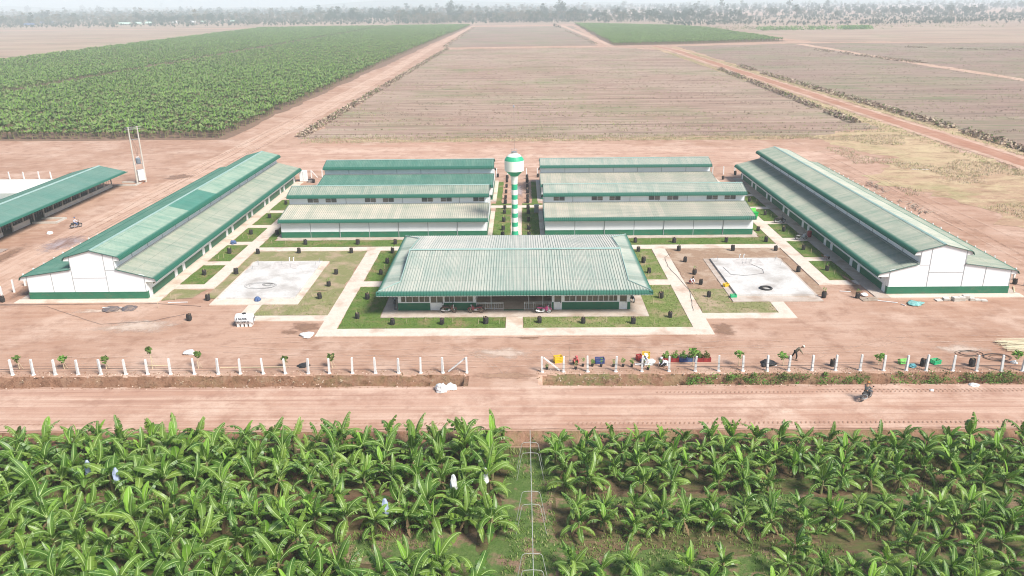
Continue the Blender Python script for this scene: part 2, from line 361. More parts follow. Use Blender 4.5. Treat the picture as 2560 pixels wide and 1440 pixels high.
def rect(x0, x1, y0, y1): return [(x0, y0), (x1, y0), (x1, y1), (x0, y1)]

sheet('road', rect(-220, 220, 62.1, 70.35), .062, ROADM, .12, 1.2)
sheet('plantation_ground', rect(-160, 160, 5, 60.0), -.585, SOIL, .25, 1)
sheet('lane_grass', [(-1.5, 5), (3.6, 5), (4.2, 44), (3.3, 50), (3.6, 58.5), (-.6, 58.5), (-.8, 50), (-2.2, 45)], -.575, LANE, .5, 1)
sheet('row_grass', [(4, 43), (60, 43), (60, 46.3), (4, 46.0)], -.577, LANE, .5, 1)
sheet('row_grass', [(3.5, 51.2), (60, 51.2), (60, 52.6), (3.5, 52.6)], -.577, LANE, .4, 1)
sheet('row_grass', [(-16, 44.6), (-2, 44.2), (-2.4, 48.5), (-12, 47.5)], -.578, LANE, .5, 1)
# far fields
sheet('distant_field', rect(-2600, 2600, 1440, 2100), .10, FARFIELD, 12, 40)
sheet('far_left_field', [(-1400, 150), (-380, 150), (-372, 560), (-440, 1380), (-900, 1400), (-1500, 1100)], .03, FARFIELD, 4, 20)
sheet('left_plantation_ground', [(-372, 226), (-84, 226), (-84, 690), (-83, 1430), (-436, 1372), (-372, 570)], .045, FARSOIL, 1.0, 6)
sheet('stubble_field', [(-63, 226), (-20, 223.5), (86, 224.5), (108, 236), (110, 430), (113, 640), (74, 690), (-62, 680)], .04, FIELD, 1.8, 4)
sheet('far_stubble_field', [(-66, 716), (68, 722), (84, 1330), (-74, 1330)], .04, FIELD2, 2.5, 10)
sheet('right_stubble_field', [(126, 150), (460, 150), (520, 420), (470, 690), (250, 722), (132, 694), (127, 470)], .04, FIELD2, 2, 6)
sheet('far_right_field', [(262, 745), (900, 600), (1500, 1100), (1300, 1440), (110, 1440), (245, 1230), (258, 1120)], .05, FARFIELD, 5, 20)
sheet('second_plantation_ground', [(80, 716), (141, 726), (246, 760), (252, 1120), (236, 1225), (93, 1436)], .07, FARSOIL, 1.5, 8)
sheet('dry_grass_verge', [(78, 223), (112, 236), (112, 150), (113, 60), (96, 74), (86, 118), (80, 150), (74, 165), (84, 178), (92, 190)], .03, DRY, 2.2, 2)
sheet('dry_grass_verge', [(-20, 223), (84, 222), (70, 217), (18, 219), (-10, 218.5), (-40, 220), (-60, 223)], .035, DRY, .9, 2)
sheet('grass_verge', [(106.5, 236), (112.2, 236), (112.2, 690), (108.5, 690)], .06, DRY, .9, 3)
sheet('grass_verge', [(120.8, 100), (127, 100), (128, 470), (130, 690), (124, 690)], .06, DRY, .9, 3)
# tracks
sheet('dirt_track', [(-77.5, 60), (-67.8, 60), (-67.9, 225), (-69.6, 460), (-73.5, 700), (-75, 1395), (-86, 1395), (-80, 700), (-77, 460), (-77.2, 225)], .02, TRACKM, .5, 3)
sheet('track_shoulder', [(111.8, 40), (121.4, 40), (121.0, 250), (122.6, 470), (124.5, 640), (118, 705), (110, 705), (115, 640), (113.8, 470), (112.4, 250)], .07, TRACKM, .5, 3)
sheet('red_track', [(113.8, 40), (119.4, 40), (119.2, 250), (120.6, 470), (122.5, 640), (117, 705), (111, 705), (117, 640), (115.6, 470), (114.2, 250)], .09, REDROAD, .35, 3)
sheet('cross_track', [(-80, 692), (80, 698), (250, 724), (330, 735), (330, 741), (250, 729), (80, 704), (-80, 698)], .09, TRACKM, .6, 6)
sheet('far_track', [(236, 712), (229, 480), (228, 150), (234, 150), (236, 480), (245, 712)], .08, TRACKM, .8, 6)
sheet('plantation_track', [(76, 712), (62, 1400), (70, 1400), (82, 716)], .11, TRACKM, .8, 8)
sheet('pale_yard', [(-62, 178), (-20, 180), (60, 183), (82, 190), (70, 206), (10, 214), (-50, 216), (-66, 208)], .012, ROADM, 1.8, 3)
# damp and pale patches on the yard
DRYD = M('churned_earth', (.34, .20, .13), (.42, .27, .18), scale=1.5)
WETD = M('damp_earth', (.24, .135, .085), (.30, .175, .11), scale=.8, rough=.6); PALED = M('dried_mortar_dust', (.62, .50, .41), (.50, .36, .27), scale=1.2, rough=.95, lo=.3, hi=.7)
PUD = M('puddled_mud', (.42, .31, .29), (.50, .40, .38), (.30, .17, .12), scale=.5, scale3=.5, stretch=(1, .3, 1), rough=.35, spec=.5)
def soft(mat_):
    m = mat_.copy(); n = m.node_tree; t = NT(n); b = n.nodes['Principled BSDF']; at = t.node('ShaderNodeAttribute'); at.attribute_name = 'fall'
    v = t.coord('pos'); f = t.math('SUBTRACT', t.math('ADD', t.math('MULTIPLY', at.outputs['Fac'], 2.0), t.noise(v, .9, 6, .7, .3, .7)), 1.0, True)
    tr = t.node('ShaderNodeBsdfTransparent'); mx = t.node('ShaderNodeMixShader'); t.link(t.math('MULTIPLY', f, .85), mx.inputs[0]); t.link(tr.outputs[0], mx.inputs[1]); t.link(b.outputs[0], mx.inputs[2]); t.link(mx.outputs[0], n.nodes['Material Output'].inputs[0]); return m
SOFT = {}
def fallsheet(name, vs, fs, fall, mat):
    if mat.name not in SOFT: SOFT[mat.name] = soft(mat)
    me = bpy.data.meshes.new(name); me.from_pydata(vs, [], fs); a = me.attributes.new('fall', 'FLOAT', 'POINT'); a.data.foreach_set('value', fall); me.materials.append(SOFT[mat.name])
    o = bpy.data.objects.new(name, me); col.objects.link(o); o['kind'] = 'structure'
def blob(name, cx, cy, rx, ry, mat, z=.03, s=0):
    vs = [(cx, cy, z)]; fall = [1.0]; fs = []; N = 28
    for q in (.5, 1.0):
        for k in range(N):
            a = k * 2 * math.pi / N; e = q * 1.25 * (1 + .5 * nz(math.cos(a) * 1.3, math.sin(a) * 1.3, 1.4, s + 3)); vs.append((cx + rx * e * math.cos(a), cy + ry * e * math.sin(a), z)); fall.append(1 - q)
    for k in range(N): fs += [(0, 1 + k, 1 + (k + 1) % N), (1 + k, 1 + N + k, 1 + N + (k + 1) % N, 1 + (k + 1) % N)]
    fallsheet(name, vs, fs, fall, mat)
blob('damp_patch', -24.9, 86.3, 2.3, 1.6, WETD, .024, 1); blob('damp_patch', -26.2, 84.6, 1.2, .8, WETD, .027, 2)
blob('damp_patch', 1.8, 82.6, 1.7, .45, WETD, .024, 3); blob('pale_patch', -45.0, 86.8, 5.5, 2.2, PALED, .018, 4); blob('pale_patch', -52, 92.0, 5, .7, PALED, .020, 5)
blob('mud_patch', -73.5, 122.5, 3.6, 5.5, PUD, .030, 6); blob('damp_patch', -79.0, 113, 1.6, 9, WETD, .028, 7); blob('damp_patch', -66.4, 101, 1.5, 6, WETD, .032, 8)
blob('mud_patch', .2, 158, 1.5, 9, PUD, .034, 9); blob('damp_patch', 24.4, 84.8, 1.4, 2.0, WETD, .024, 10); blob('mud_patch', -76, 174, 3.2, 3.5, WETD, .03, 11)
blob('pale_patch', 48.5, 79.0, 3.4, 1.3, PALED, .02, 12); blob('damp_patch', 44.6, 97.2, 1.3, 1.9, WETD, .024, 13); blob('damp_patch', 62, 183, 9, 2, WETD, .03, 14)
blob('entrance_patch', -1.2, 73.0, 3.6, 1.1, DRYD, .022, 15); blob('pale_patch', -1, 78.5, 4, 1.6, PALED, .019, 16); blob('damp_patch', 45.2, 101.5, .5, 3.5, WETD, .2, 17)
blob('damp_patch', 40.2, 107, .5, 5, WETD, .024, 18)
RUTK = M('rut_damp', (.30, .17, .11), (.34, .20, .13), scale=1.5)
RUTD = M('rut_dust', (.60, .43, .33), (.52, .36, .26), scale=1.5)
def rut(pts, wd, mat=RUTD, z=.04, name='tyre_rut'):
    P = [Vector(p) for p in pts]; vs = []; fall = []; fs = []
    for i, p in enumerate(P):
        d = (P[min(i + 1, len(P) - 1)] - P[max(i - 1, 0)]).normalized(); n_ = Vector((-d.y, d.x)) * wd * .8; e = min(1, i / 5, (len(P) - 1 - i) / 5)
        for q in (1, 0, -1): vs.append((p.x + n_.x * q, p.y + n_.y * q, z)); fall.append((.50 if q == 0 else 0) * e)
    for i in range(len(P) - 1):
        for q in (0, 1): fs.append((3 * i + q, 3 * i + q + 1, 3 * i + q + 4, 3 * i + q + 3))
    fallsheet(name, vs, fs, fall, mat)
def arc(cx, cy, r, a0, a1, n=22, ry=None): return [(cx + r * math.cos(R(a0 + (a1 - a0) * k / n)), cy + (ry or r) * math.sin(R(a0 + (a1 - a0) * k / n))) for k in range(n + 1)]
zr = .04
for k, (c, r, a0, a1) in enumerate([((12, 71.5), 13, 100, 180), ((-14.5, 71.5), 13, 0, 85), ((-15.2, 71.0), 14.4, 0, 80), ((30, 92), 17, 250, 330), ((31, 92.5), 18.4, 250, 335), ((8, 79), 4, 0, 300), ((-8.2, 79.2), 1.9, 0, 320), ((46, 66), 19, 95, 150), ((16, 70), 12.2, 95, 175)]):
    zr += .0012; rut(arc(c[0], c[1], r, a0, a1, 26, r * .8), .16, z=zr + (.05 if c[1] < 65 else 0))
random.seed(61)
for k in range(26):
    zr += .0011; x0 = rnd(-60, 40); y0 = rnd(76, 82.5) if k % 2 else rnd(184, 208); L_ = rnd(14, 45); b_ = rnd(-2.2, 2.2); pth = [(x0 + L_ * q / 24, y0 + b_ * math.sin(q / 24 * 2.6) + .3 * nz(q * .3, k, 1)) for q in range(25)]
    for o_ in (0, 1.5): rut([(a, b + o_) for a, b in pth], rnd(.2, .34), RUTD, z=zr)
for k in range(12):
    zr += .0011; x0 = rnd(-76, -69); y0 = rnd(95, 190); L_ = rnd(50, 200); rut([(x0 + rnd(0, .1) + .7 * nz(q * .25, k, 1), y0 + L_ * q / 24) for q in range(25)], rnd(.25, .45), RUTD if k % 2 else RUTK, z=zr)
for k in range(10):
    zr += .0011; x0 = rnd(70, 78); y0 = rnd(80, 120); L_ = rnd(40, 100); rut([(x0 + 2.5 * math.sin(q / 24 * 2 + k) , y0 + L_ * q / 24) for q in range(25)], rnd(.25, .4), RUTD if k % 2 else RUTK, z=zr)
# tread marks pressed by a tracked machine along the road
TREAD = M('tread_mark', (.33, .185, .12), (.38, .22, .15), scale=2)
def tread(x0, x1, y, name='tread_marks', s=.42, ln=.34, slant=.1):
    mb = MB(); x = x0
    while x < x1:
        if nz(x, y, .08, 5) > -.28:
            a = rnd(-.03, .03); mb.add([(x, y, .10), (x + .13, y + a, .10), (x + .13 + slant, y + ln + a, .10), (x + slant, y + ln, .10)], [(0, 1, 2, 3)])
        x += s
    tag(mb.build(name, TREAD), kind='structure')
tread(-8, 62, 62.9); tread(14, 62, 68.9, ln=.26); tread(-60, 0, 63.1, s=.5, ln=.2); tread(30, 60, 69.3, ln=.2, slant=-.12)

# ------------------------------------------------------------------ concrete paths and lawns
def slab(name, x0, x1, y0, y1, z1, mat=CONC, z0=-.05):
    mb = MB(); mb.box(x0, x1, y0, y1, z0, z1); return tag(mb.build(name, mat), kind='structure')
for s in (-1, 1):
    def sx(a, b): return (min(s * a, s * b), max(s * a, s * b))
    x = sx(20.95, 23.0); slab('path', x[0], x[1], 83.25, 116.7, .084)
    x = sx(1.0, 20.95); slab('path', x[0], x[1], 83.3, 85.45, .080)
    x = sx(23.0, 34.0); slab('path', x[0], x[1], 88.1, 89.8, .078)
    x = sx(32.3, 34.0); slab('path', x[0], x[1], 89.8, 93.55, .082)
    x = sx(16.4, 20.95); slab('path', x[0], x[1], 100.2, 102.3, .080)
    x = sx(17.0, 40.7); slab('path', x[0], x[1], 116.75, 118.75, .082)
    x = sx(40.7, 42.7); slab('path', x[0], x[1], 99.8, 168, .086)
    for k in range(7): x = sx(42.7, 46.2); slab('path', x[0], x[1], 99.8 + 10.25 * k, 101.5 + 10.25 * k, .079)
    x = sx(46.2, 48.0); slab('porch_walk', x[0], x[1], 94.7, 167.5, .10, APRON if s > 0 else CONC)
    x = sx(48.0, 65.0); slab('apron', x[0], x[1], 94.7, 96.0, .104, CONC)
    x = sx(63.5, 64.9); slab('apron', x[0], x[1], 96.0, 167.5, .10, APRON)
    x = sx(3.95, 39.0); slab('apron', x[0], x[1], 122.6, 124.05, .10, APRON)
    x = sx(3.95, 4.8); slab('apron', x[0], x[1], 124.05, 140.6, .102, CONC)
    x = sx(38.4, 39.3); slab('apron', x[0], x[1], 124.05, 140.6, .102, APRON)
    x = sx(3.95, 39.0); slab('apron', x[0], x[1], 148.3, 149.6, .10, APRON); x = sx(3.95, 4.8); slab('apron', x[0], x[1], 149.6, 167, .102, CONC)
    x = sx(27.7, 39.1); slab('slab_apron', x[0], x[1], 93.6, 111.4, .11, APRON if s > 0 else CONC)
    x = sx(28.6, 38.6); slab('foundation_slab', x[0], x[1], 95.5, 110.9, .34, CONC2)
    x = sx(31.6, 35.6); sheet('sunken_panel', rect(x[0], x[1], 107.2, 110.4), .346, M('rough_screed%d' % s, (.60, .56, .52), (.42, .38, .35), scale=2, rough=.9), 0)
    # lawns
    x = sx(1.05, 20.9); sheet('lawn', [(s * 1.05, 85.5), (s * 20.9, 85.5), (s * 20.9, 100.1), (s * 16.4, 100.1), (s * 16.4, 88.85), (s * 1.05, 88.85)][::s], .06, LAWN if s < 0 else LAWN_DRY, .06, .6)
    x = sx(16.4, 20.9); sheet('lawn', rect(x[0], x[1], 102.4, 116.6), .06, LAWN if s < 0 else LAWN_DRY, .06, .6)
    for k in range(6): x = sx(42.8, 46.1); sheet('lawn', rect(x[0], x[1], 101.6 + 10.25 * k, 109.95 + 10.25 * k), .06, LAWN, .08, .6, seed=k)
    sheet('lawn', [(s * 5, 118.85), (s * 40.6, 118.85), (s * 40.6, 142), (s * 39.3, 142), (s * 39.3, 122.5), (s * 5, 122.5)][::s], .06, LAWN, .10, .8)
    x = sx(1.0, 3.9); sheet('lawn', rect(x[0], x[1], 119, 143.2), .06, LAWN, .08, .7)
    x = sx(2.9, 4.0); sheet('lawn', rect(x[0], x[1], 146.6, 166), .06, LAWN, .08, .7)
    x = sx(1.0, 4.8); sheet('lawn', rect(x[0], x[1], 145.2, 146.6), .058, LAWN, .08, .7)
    c1 = LAWN_DULL; c2 = LAWN_DULL if s < 0 else LAWN_BARE
    x = sx(23.05, 32.3); sheet('courtyard_ground', rect(x[0], x[1], 89.85, 93.55), .055, c1, .12, .6)
    x = sx(23.05, 27.7); sheet('courtyard_ground', rect(x[0], x[1], 93.55, 98.6), .052, c1, .2, .6)
    x = sx(23.05, 27.7); sheet('courtyard_ground', rect(x[0], x[1], 98.6, 111.45), .054, c2, .2, .6)
    x = sx(23.05, 40.6); sheet('courtyard_ground', rect(x[0], x[1], 111.45, 116.65), .053, c2, .1, .6)
    x = sx(39.15, 40.6); sheet('courtyard_ground', rect(x[0], x[1], 96.0, 111.4), .056, c2, .1, .6)
sheet('lawn', [(-46, 95.3), (-42.3, 96.2), (-41.5, 99.6), (-46.1, 99.6)], .05, LAWN_DULL, .15, .5)
slab('path', -1.0, 1.0, 83.32, 88.9, .083); slab('path', -.9, .9, 118.75, 145.1, .081); slab('path', -.9, -17, 116.77, 118.75, .079)
slab('path', .9, 17, 116.77, 118.75, .079); slab('path', -4.9, -.9, 143.35, 145.1, .078); slab('path', .9, 4.9, 143.35, 145.1, .078)
slab('patio', -16.35, 16.35, 88.92, 113.6, .10, APRON)
# pond
pd = MB(); x0, x1, y0, y1 = -152, -96, 128, 171.5; d = 7
pd.v = [(x0, y0, .12), (x1, y0, .12), (x1, y1, .12), (x0, y1, .12), (x0 + d, y0 + d, -3.4), (x1 - d, y0 + d, -3.4), (x1 - d, y1 - d, -3.4), (x0 + d, y1 - d, -3.4),
        (x0 - 1.2, y0 - 1.2, .10), (x1 + 1.2, y0 - 1.2, .10), (x1 + 1.2, y1 + 1.2, .10), (x0 - 1.2, y1 + 1.2, .10)]
for i in range(4): j = (i + 1) % 4; pd.f += [(i, j, 4 + j, 4 + i), (8 + i, 8 + j, j, i)]; pd.m += [0, 0]
pd.f.append((4, 5, 6, 7)); pd.m.append(0)
tag(pd.build('pond_liner', LINER), kind='structure')
wt = MB(); wt.add([(x0 + 3.6, y0 + 3.6, -1.9), (x1 - 3.6, y0 + 3.6, -1.9), (x1 - 3.6, y1 - 3.6, -1.9), (x0 + 3.6, y1 - 3.6, -1.9)], [(0, 1, 2, 3)]); tag(wt.build('pond_water', WATER), kind='structure')

# ------------------------------------------------------------------ ribbed roof sheet
def ribbed(P, a0, a1, T, name, mat, parent, pitch=.33, h=.06, flip=False, flat_under=True):
    """P(a) -> list of (b, z) points from the eave lip upwards; T(a, b, z) -> world"""
    mb = MB(); mb.uv = []; A = []
    n = max(1, round((a1 - a0) / pitch)); p = (a1 - a0) / n
    for i in range(n):
        s = a0 + i * p; A += [(s, 0), (s + p * .78, 0), (s + p * .84, h), (s + p * .94, h)]
    A.append((a1, 0)); N = None
    for a, hh in A:
        pts = P(a); N = len(pts); dd = 0
        for k, (b, z) in enumerate(pts):
            if k: dd += math.hypot(b - pts[k - 1][0], z - pts[k - 1][1])
            q = pts[min(k + 1, N - 1)]; r_ = pts[max(k - 1, 0)]; tb, tz = q[0] - r_[0], q[1] - r_[1]; L = math.hypot(tb, tz) or 1
            nb, nz_ = -tz / L, tb / L
            if k == 0 or nz_ < 0 and abs(nz_) > .2: nb, nz_ = -nb, -nz_
            if nz_ < 0: nb, nz_ = -nb, -nz_
            mb.v.append(T(a, b + nb * hh, z + nz_ * hh)); mb.uv.append((a, dd))
    for i in range(len(A) - 1):
        for k in range(N - 1):
            f = (i * N + k, (i + 1) * N + k, (i + 1) * N + k + 1, i * N + k + 1); mb.f.append(f[::-1] if flip else f); mb.m.append(0)
    return mb.build(name, mat, parent)
def bull(b0, z0, sgn, r=.55):
    """rounded eave: lip hanging below, curling up into the slope that starts at (b0, z0); sgn=+1 when the slope rises towards +b"""
    o = []
    for k in range(6):
        t = R(8 + k * 16.0); o.append((b0 + sgn * r * (1 - math.sin(t)) - sgn * r * .0, z0 - r * (math.cos(t)) * 1.05))
    return [(b0 + sgn * (-r + r * (1 - math.cos(R(90) * k / 5))), z0 - r * 1.15 * (1 - math.sin(R(90) * k / 5))) for k in range(6)]

# ------------------------------------------------------------------ clerestory barns
# local frame: u = 0 at outer wall .. 15.5 at inner wall, v = along the barn, z up
def barn(name, label, T, L, mats, bays, windows=(), porch=False, zs=1.0, flipx=False, front_gable=True):
    th = thing(name, label, 'barn')
    Z = lambda z: z if z < 1.3 else z * zs
    RF_O, RF_I, RF_UO, RF_UI = mats
    t = .12
    W = 15.5; H0 = 3.32; HM = 4.22; UE = 5.98; RD = 6.75; HI = 3.3
    gable = [(0, 0), (W, 0), (W, HI), (11.9, HM - .08), (11.9, UE), (9.0, RD - .06), (6.1, UE), (6.1, HM - .08), (0, H0)]
    gable = [(u, Z(z)) for u, z in gable]
    for nm, v0 in (('gable_wall', 0), ('gable_wall', L - t)):
        mb = MB(); mb.prism(gable, lambda p: T(p[0], v0, p[1]), lambda p: T(p[0], v0 + t, p[1])); g_ = mb.build(nm, WHITE, th, fix=True)
        vo = v0 - .03 if v0 == 0 else v0 + t - .003
        jt = MB()
        def bar(u0, u1, z0, z1):
            c = [T(u0, vo, Z(z0)), T(u1, vo, Z(z0)), T(u1, vo + .033, Z(z0)), T(u0, vo + .033, Z(z0)), T(u0, vo, Z(z1)), T(u1, vo, Z(z1)), T(u1, vo + .033, Z(z1)), T(u0, vo + .033, Z(z1))]
            jt = MB(); jt.add(c, [(0, 3, 2, 1), (4, 5, 6, 7), (0, 1, 5, 4), (1, 2, 6, 5), (2, 3, 7, 6), (3, 0, 4, 7)]); jt.build('panel_joint', JOINT, g_)
        bar(.02, .10, 1.1, H0 - .05); bar(3.3, 3.38, 1.1, 3.65); bar(6.06, 6.15, 1.1, UE); bar(10.5, 10.58, 1.1, 6.3); bar(11.8, 11.88, HM - .05, UE); bar(6.15, 10.5, 2.98, 3.04); bar(10.58, 11.8, 3.98, 4.04); bar(W - .1, W - .02, 1.1, HI - .05)
        pass
        # white cheeks closing the ends of the rounded eaves
        for (b0, z0, sg, top) in ((-.85, 3.28, 1, (0, H0)), (5.3, 5.86, 1, (6.1, UE)), (12.8, 5.86, -1, (11.9, UE)), (17.05, 2.98, -1, (W, HI))):
            cur = bull(b0 + sg * .45, z0 - .06, sg, .42)
            poly = [(cur[0][0], cur[0][1] - .02)] + cur + [(top[0], top[1] - .04), (top[0], cur[0][1] - .02)]
            if sg < 0: poly = poly[::-1]
            ck = MB(); ck.prism([(u, Z(z)) for u, z in poly], lambda p: T(p[0], v0 + .01, p[1]), lambda p: T(p[0], v0 + t - .01, p[1])); ck.build('eave_end', WPAINT, th, fix=True)
    def wall(nm, u0, u1, v0, v1, z0, z1, m, par=th):
        mb = MB(); c = [T(a, b, Z(z)) for z in (z0, z1) for a, b in ((u0, v0), (u1, v0), (u1, v1), (u0, v1))]
        mb.add(c, [(0, 3, 2, 1), (4, 5, 6, 7), (0, 1, 5, 4), (1, 2, 6, 5), (2, 3, 7, 6), (3, 0, 4, 7)]); return mb.build(nm, m, par, fix=True)
    ow = wall('outer_wall', 0, t, t, L - t, 0, H0 - .02, WHITE); iw = wall('inner_wall', W - t, W, t, L - t, 0, HI - .02, WHITE)
    wall('base_band', -.03, W + .03, -.035, -.004, .13, 1.08, GREEN); wall('base_band', -.035, -.004, 0, L, .13, 1.08, GREEN); wall('base_band', -.03, W + .03, L + .004, L + .035, .13, 1.08, GREEN)
    if not porch: wall('base_band', W + .004, W + .035, 0, L, .13, 1.08, GREEN)
    wall('plinth', -.06, W + .06, -.07, L + .07, -.1, .125, APRON)
    cl1 = wall('clerestory_wall', 6.1, 6.2, t, L - t, HM - .25, UE, WHITE_SH); cl2 = wall('clerestory_wall', 11.8, 11.9, t, L - t, HM - .25, UE, WHITE_SH)
    wall('flashing', 5.86, 6.1, 0, L, HM - .02, HM + .10, FLASH); wall('flashing', 11.9, 12.14, 0, L, HM - .02, HM + .10, FLASH)
    jm = MB(); k = 0; step = L / max(1, round(L / 4.85)); 
    def jbar(u0, u1, v, z0, z1, par):
        mb = MB()
        c = [T(a, b, Z(z)) for z in (z0, z1) for a, b in ((u0, v - .045), (u1, v - .045), (u1, v + .045), (u0, v + .045))]
        mb.add(c, [(0, 3, 2, 1), (4, 5, 6, 7), (0, 1, 5, 4), (1, 2, 6, 5), (2, 3, 7, 6), (3, 0, 4, 7)]); mb.build('panel_joint', JOINT, par)
    v = step
    while v < L - .5: jbar(6.06, 6.1, v, HM + .1, UE, cl1); jbar(11.9, 11.94, v, HM + .1, UE, cl2); v += step
    jm = MB(); v = step
    while v < L - .5: jbar(-.045, -.036, v, .13, 1.08, ow); jbar(-.02, 0, v, 1.08, H0 - .1, ow); v += step
    v = step * 2
    while v < L - 1: dn = MB(); dn.tube([T(-.1, v, .12), T(-.1, v, H0 * zs - .3)], .045, 6); dn.build('downpipe', JOINT, th); v += step * 2
    # roofs
    v0, v1 = -.16, L + .16
    fl = flipx
    lo = bull(-.85 + .42, 3.28, 1, .42) + [(1, 3.486), (3.5, 3.847), (6.08, HM)]
    li = bull(17.05 - .42, 2.98, -1, .42) + [(15, 3.409), (13.5, 3.806), (11.92, HM)]
    uo = bull(5.3 + .45, 5.90, 1, .45) + [(6.5, 6.096), (9.0, RD)]
    ui = bull(12.75 - .4, 5.90, -1, .45) + [(11.6, 6.096), (9.0, RD)]
    for nm, P, m, f in (('lower_roof', lo, RF_O, False), ('lower_roof', li, RF_I, True), ('upper_roof', uo, RF_UO, False), ('upper_roof', ui, RF_UI, True)):
        PP = [(b, Z(z)) for b, z in P]
        ro = ribbed(lambda a, PP=PP: PP, v0, v1, lambda a, b, z: T(b, a, z), nm, m, th, flip=(f != fl))
        for ve in (v0 - .03, v1 + .03):
            ed = MB(); ed.tube([T(b, ve, z - .02) for b, z in PP], .055, 5); ed.build('edge_trim', TRIM, ro)
    cp = MB(); cp.add([T(8.76, v0, Z(RD) + .0), T(9.0, v0, Z(RD) + .085), T(9.24, v0, Z(RD) + .0), T(8.76, v1, Z(RD) + .0), T(9.0, v1, Z(RD) + .085), T(9.24, v1, Z(RD) + .0)], [(0, 1, 4, 3), (1, 2, 5, 4)])
    cp.build('ridge_cap', CAP, th)
    # windows in the outer clerestory
    for (wv, side) in windows:
        fr = MB(); c = lambda u0, u1, a, b, z0, z1, mb: mb.add([T(p, q, Z(z)) for z in (z0, z1) for p, q in ((u0, a), (u1, a), (u1, b), (u0, b))], [(0, 3, 2, 1), (4, 5, 6, 7), (0, 1, 5, 4), (1, 2, 6, 5), (2, 3, 7, 6), (3, 0, 4, 7)])
        z0, z1 = HM + .32, 5.55
        for (a, b, p, q) in ((wv - 1.0, wv + 1.0, z0 - .06, z0), (wv - 1.0, wv + 1.0, z1, z1 + .06), (wv - 1.0, wv - .93, z0, z1), (wv + .93, wv + 1.0, z0, z1), (wv - .03, wv + .03, z0, z1)): c(6.03, 6.099, a, b, p, q, fr)
        wf = fr.build('window', WPAINT, th, fix=True)
        gl = MB(); a, b = (wv - .93, wv - .03) if side < 0 else (wv + .03, wv + .93); c(6.05, 6.097, a, b, z0, z1, gl); gl.build('open_pane', GLASS, wf, fix=True)
        gl = MB(); a, b = (wv - .93, wv - .03) if side > 0 else (wv + .03, wv + .93)
        gl2 = gl; c(6.05, 6.097, a, b, z0, z1, gl); gl.build('pane', GLASS2, wf, fix=True)
        br = MB(); [c(6.035, 6.048, a, b, z0 + (z1 - z0) * q - .02, z0 + (z1 - z0) * q + .02, br) for q in (.33, .66)]; br.build('glazing_bar', JOINT, wf, fix=True)
    # porch side: green panels between white doors
    if porch:
        ds = [v_ for v_ in bays]
        edges = [0.0]
        for dv in ds: edges += [dv - .5, dv + .5]
        edges.append(L)
        for i in range(0, len(edges), 2):
            if edges[i + 1] - edges[i] > .2: wall('base_band', W + .004, W + .035, edges[i], edges[i + 1], .13, 1.08, GREEN)
        for dv in ds:
            d_ = wall('door', W + .004, W + .06, dv - .45, dv + .45, .12, 2.15, WPAINT); wall('handle', W + .06, W + .09, dv + .33, dv + .37, 1.0, 1.15, METAL, d_)
        # dark window strip under the eave and the white fascia rail
        for i in range(0, len(edges), 2):
            if edges[i + 1] - edges[i] > 3.0:
                wall('window_strip', W + .004, W + .03, edges[i] + .5, edges[i + 1] - .5, 1.45, 2.25, GLASS2)
        wall('fascia', W + 1.18, W + 1.26, 0, L, 2.44 / zs, 2.60 / zs, WPAINT)
        wall('soffit', W + .01, W + 1.17, 0.2, L - .2, 2.60 / zs, 2.64 / zs, WHITE_SH)
    return th
def TR(u, v, z): return (63.5 - u, 96.0 + v, z)
def TL(u, v, z): return (-63.5 + u, 96.0 + v, z)
bay = [1.0] + [c + o for c in (10.35, 20.6, 30.85, 41.1, 51.35, 61.6) for o in (-1.35, 1.35)] + [70.5]
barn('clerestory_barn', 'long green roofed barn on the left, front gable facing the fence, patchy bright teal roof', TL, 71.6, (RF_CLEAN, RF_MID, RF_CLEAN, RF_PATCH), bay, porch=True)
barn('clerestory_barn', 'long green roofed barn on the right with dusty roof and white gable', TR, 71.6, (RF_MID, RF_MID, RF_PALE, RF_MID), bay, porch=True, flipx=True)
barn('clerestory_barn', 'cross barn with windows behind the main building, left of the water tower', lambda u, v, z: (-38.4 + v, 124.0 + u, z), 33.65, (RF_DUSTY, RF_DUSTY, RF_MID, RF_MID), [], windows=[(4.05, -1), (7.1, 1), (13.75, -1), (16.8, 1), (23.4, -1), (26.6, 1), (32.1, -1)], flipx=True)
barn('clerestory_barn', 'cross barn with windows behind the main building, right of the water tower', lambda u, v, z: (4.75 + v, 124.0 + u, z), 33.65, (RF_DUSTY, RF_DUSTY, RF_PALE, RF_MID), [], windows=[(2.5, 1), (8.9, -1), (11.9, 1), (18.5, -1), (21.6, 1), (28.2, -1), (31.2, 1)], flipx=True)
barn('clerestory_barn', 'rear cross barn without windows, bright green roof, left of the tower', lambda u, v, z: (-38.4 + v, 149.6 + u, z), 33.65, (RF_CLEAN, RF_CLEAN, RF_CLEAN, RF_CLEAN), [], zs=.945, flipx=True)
barn('clerestory_barn', 'rear cross barn without windows, dusty roof, right of the tower', lambda u, v, z: (4.75 + v, 149.6 + u, z), 33.65, (RF_DUSTY, RF_DUSTY, RF_PALE, RF_MID), [], zs=.945, flipx=True)

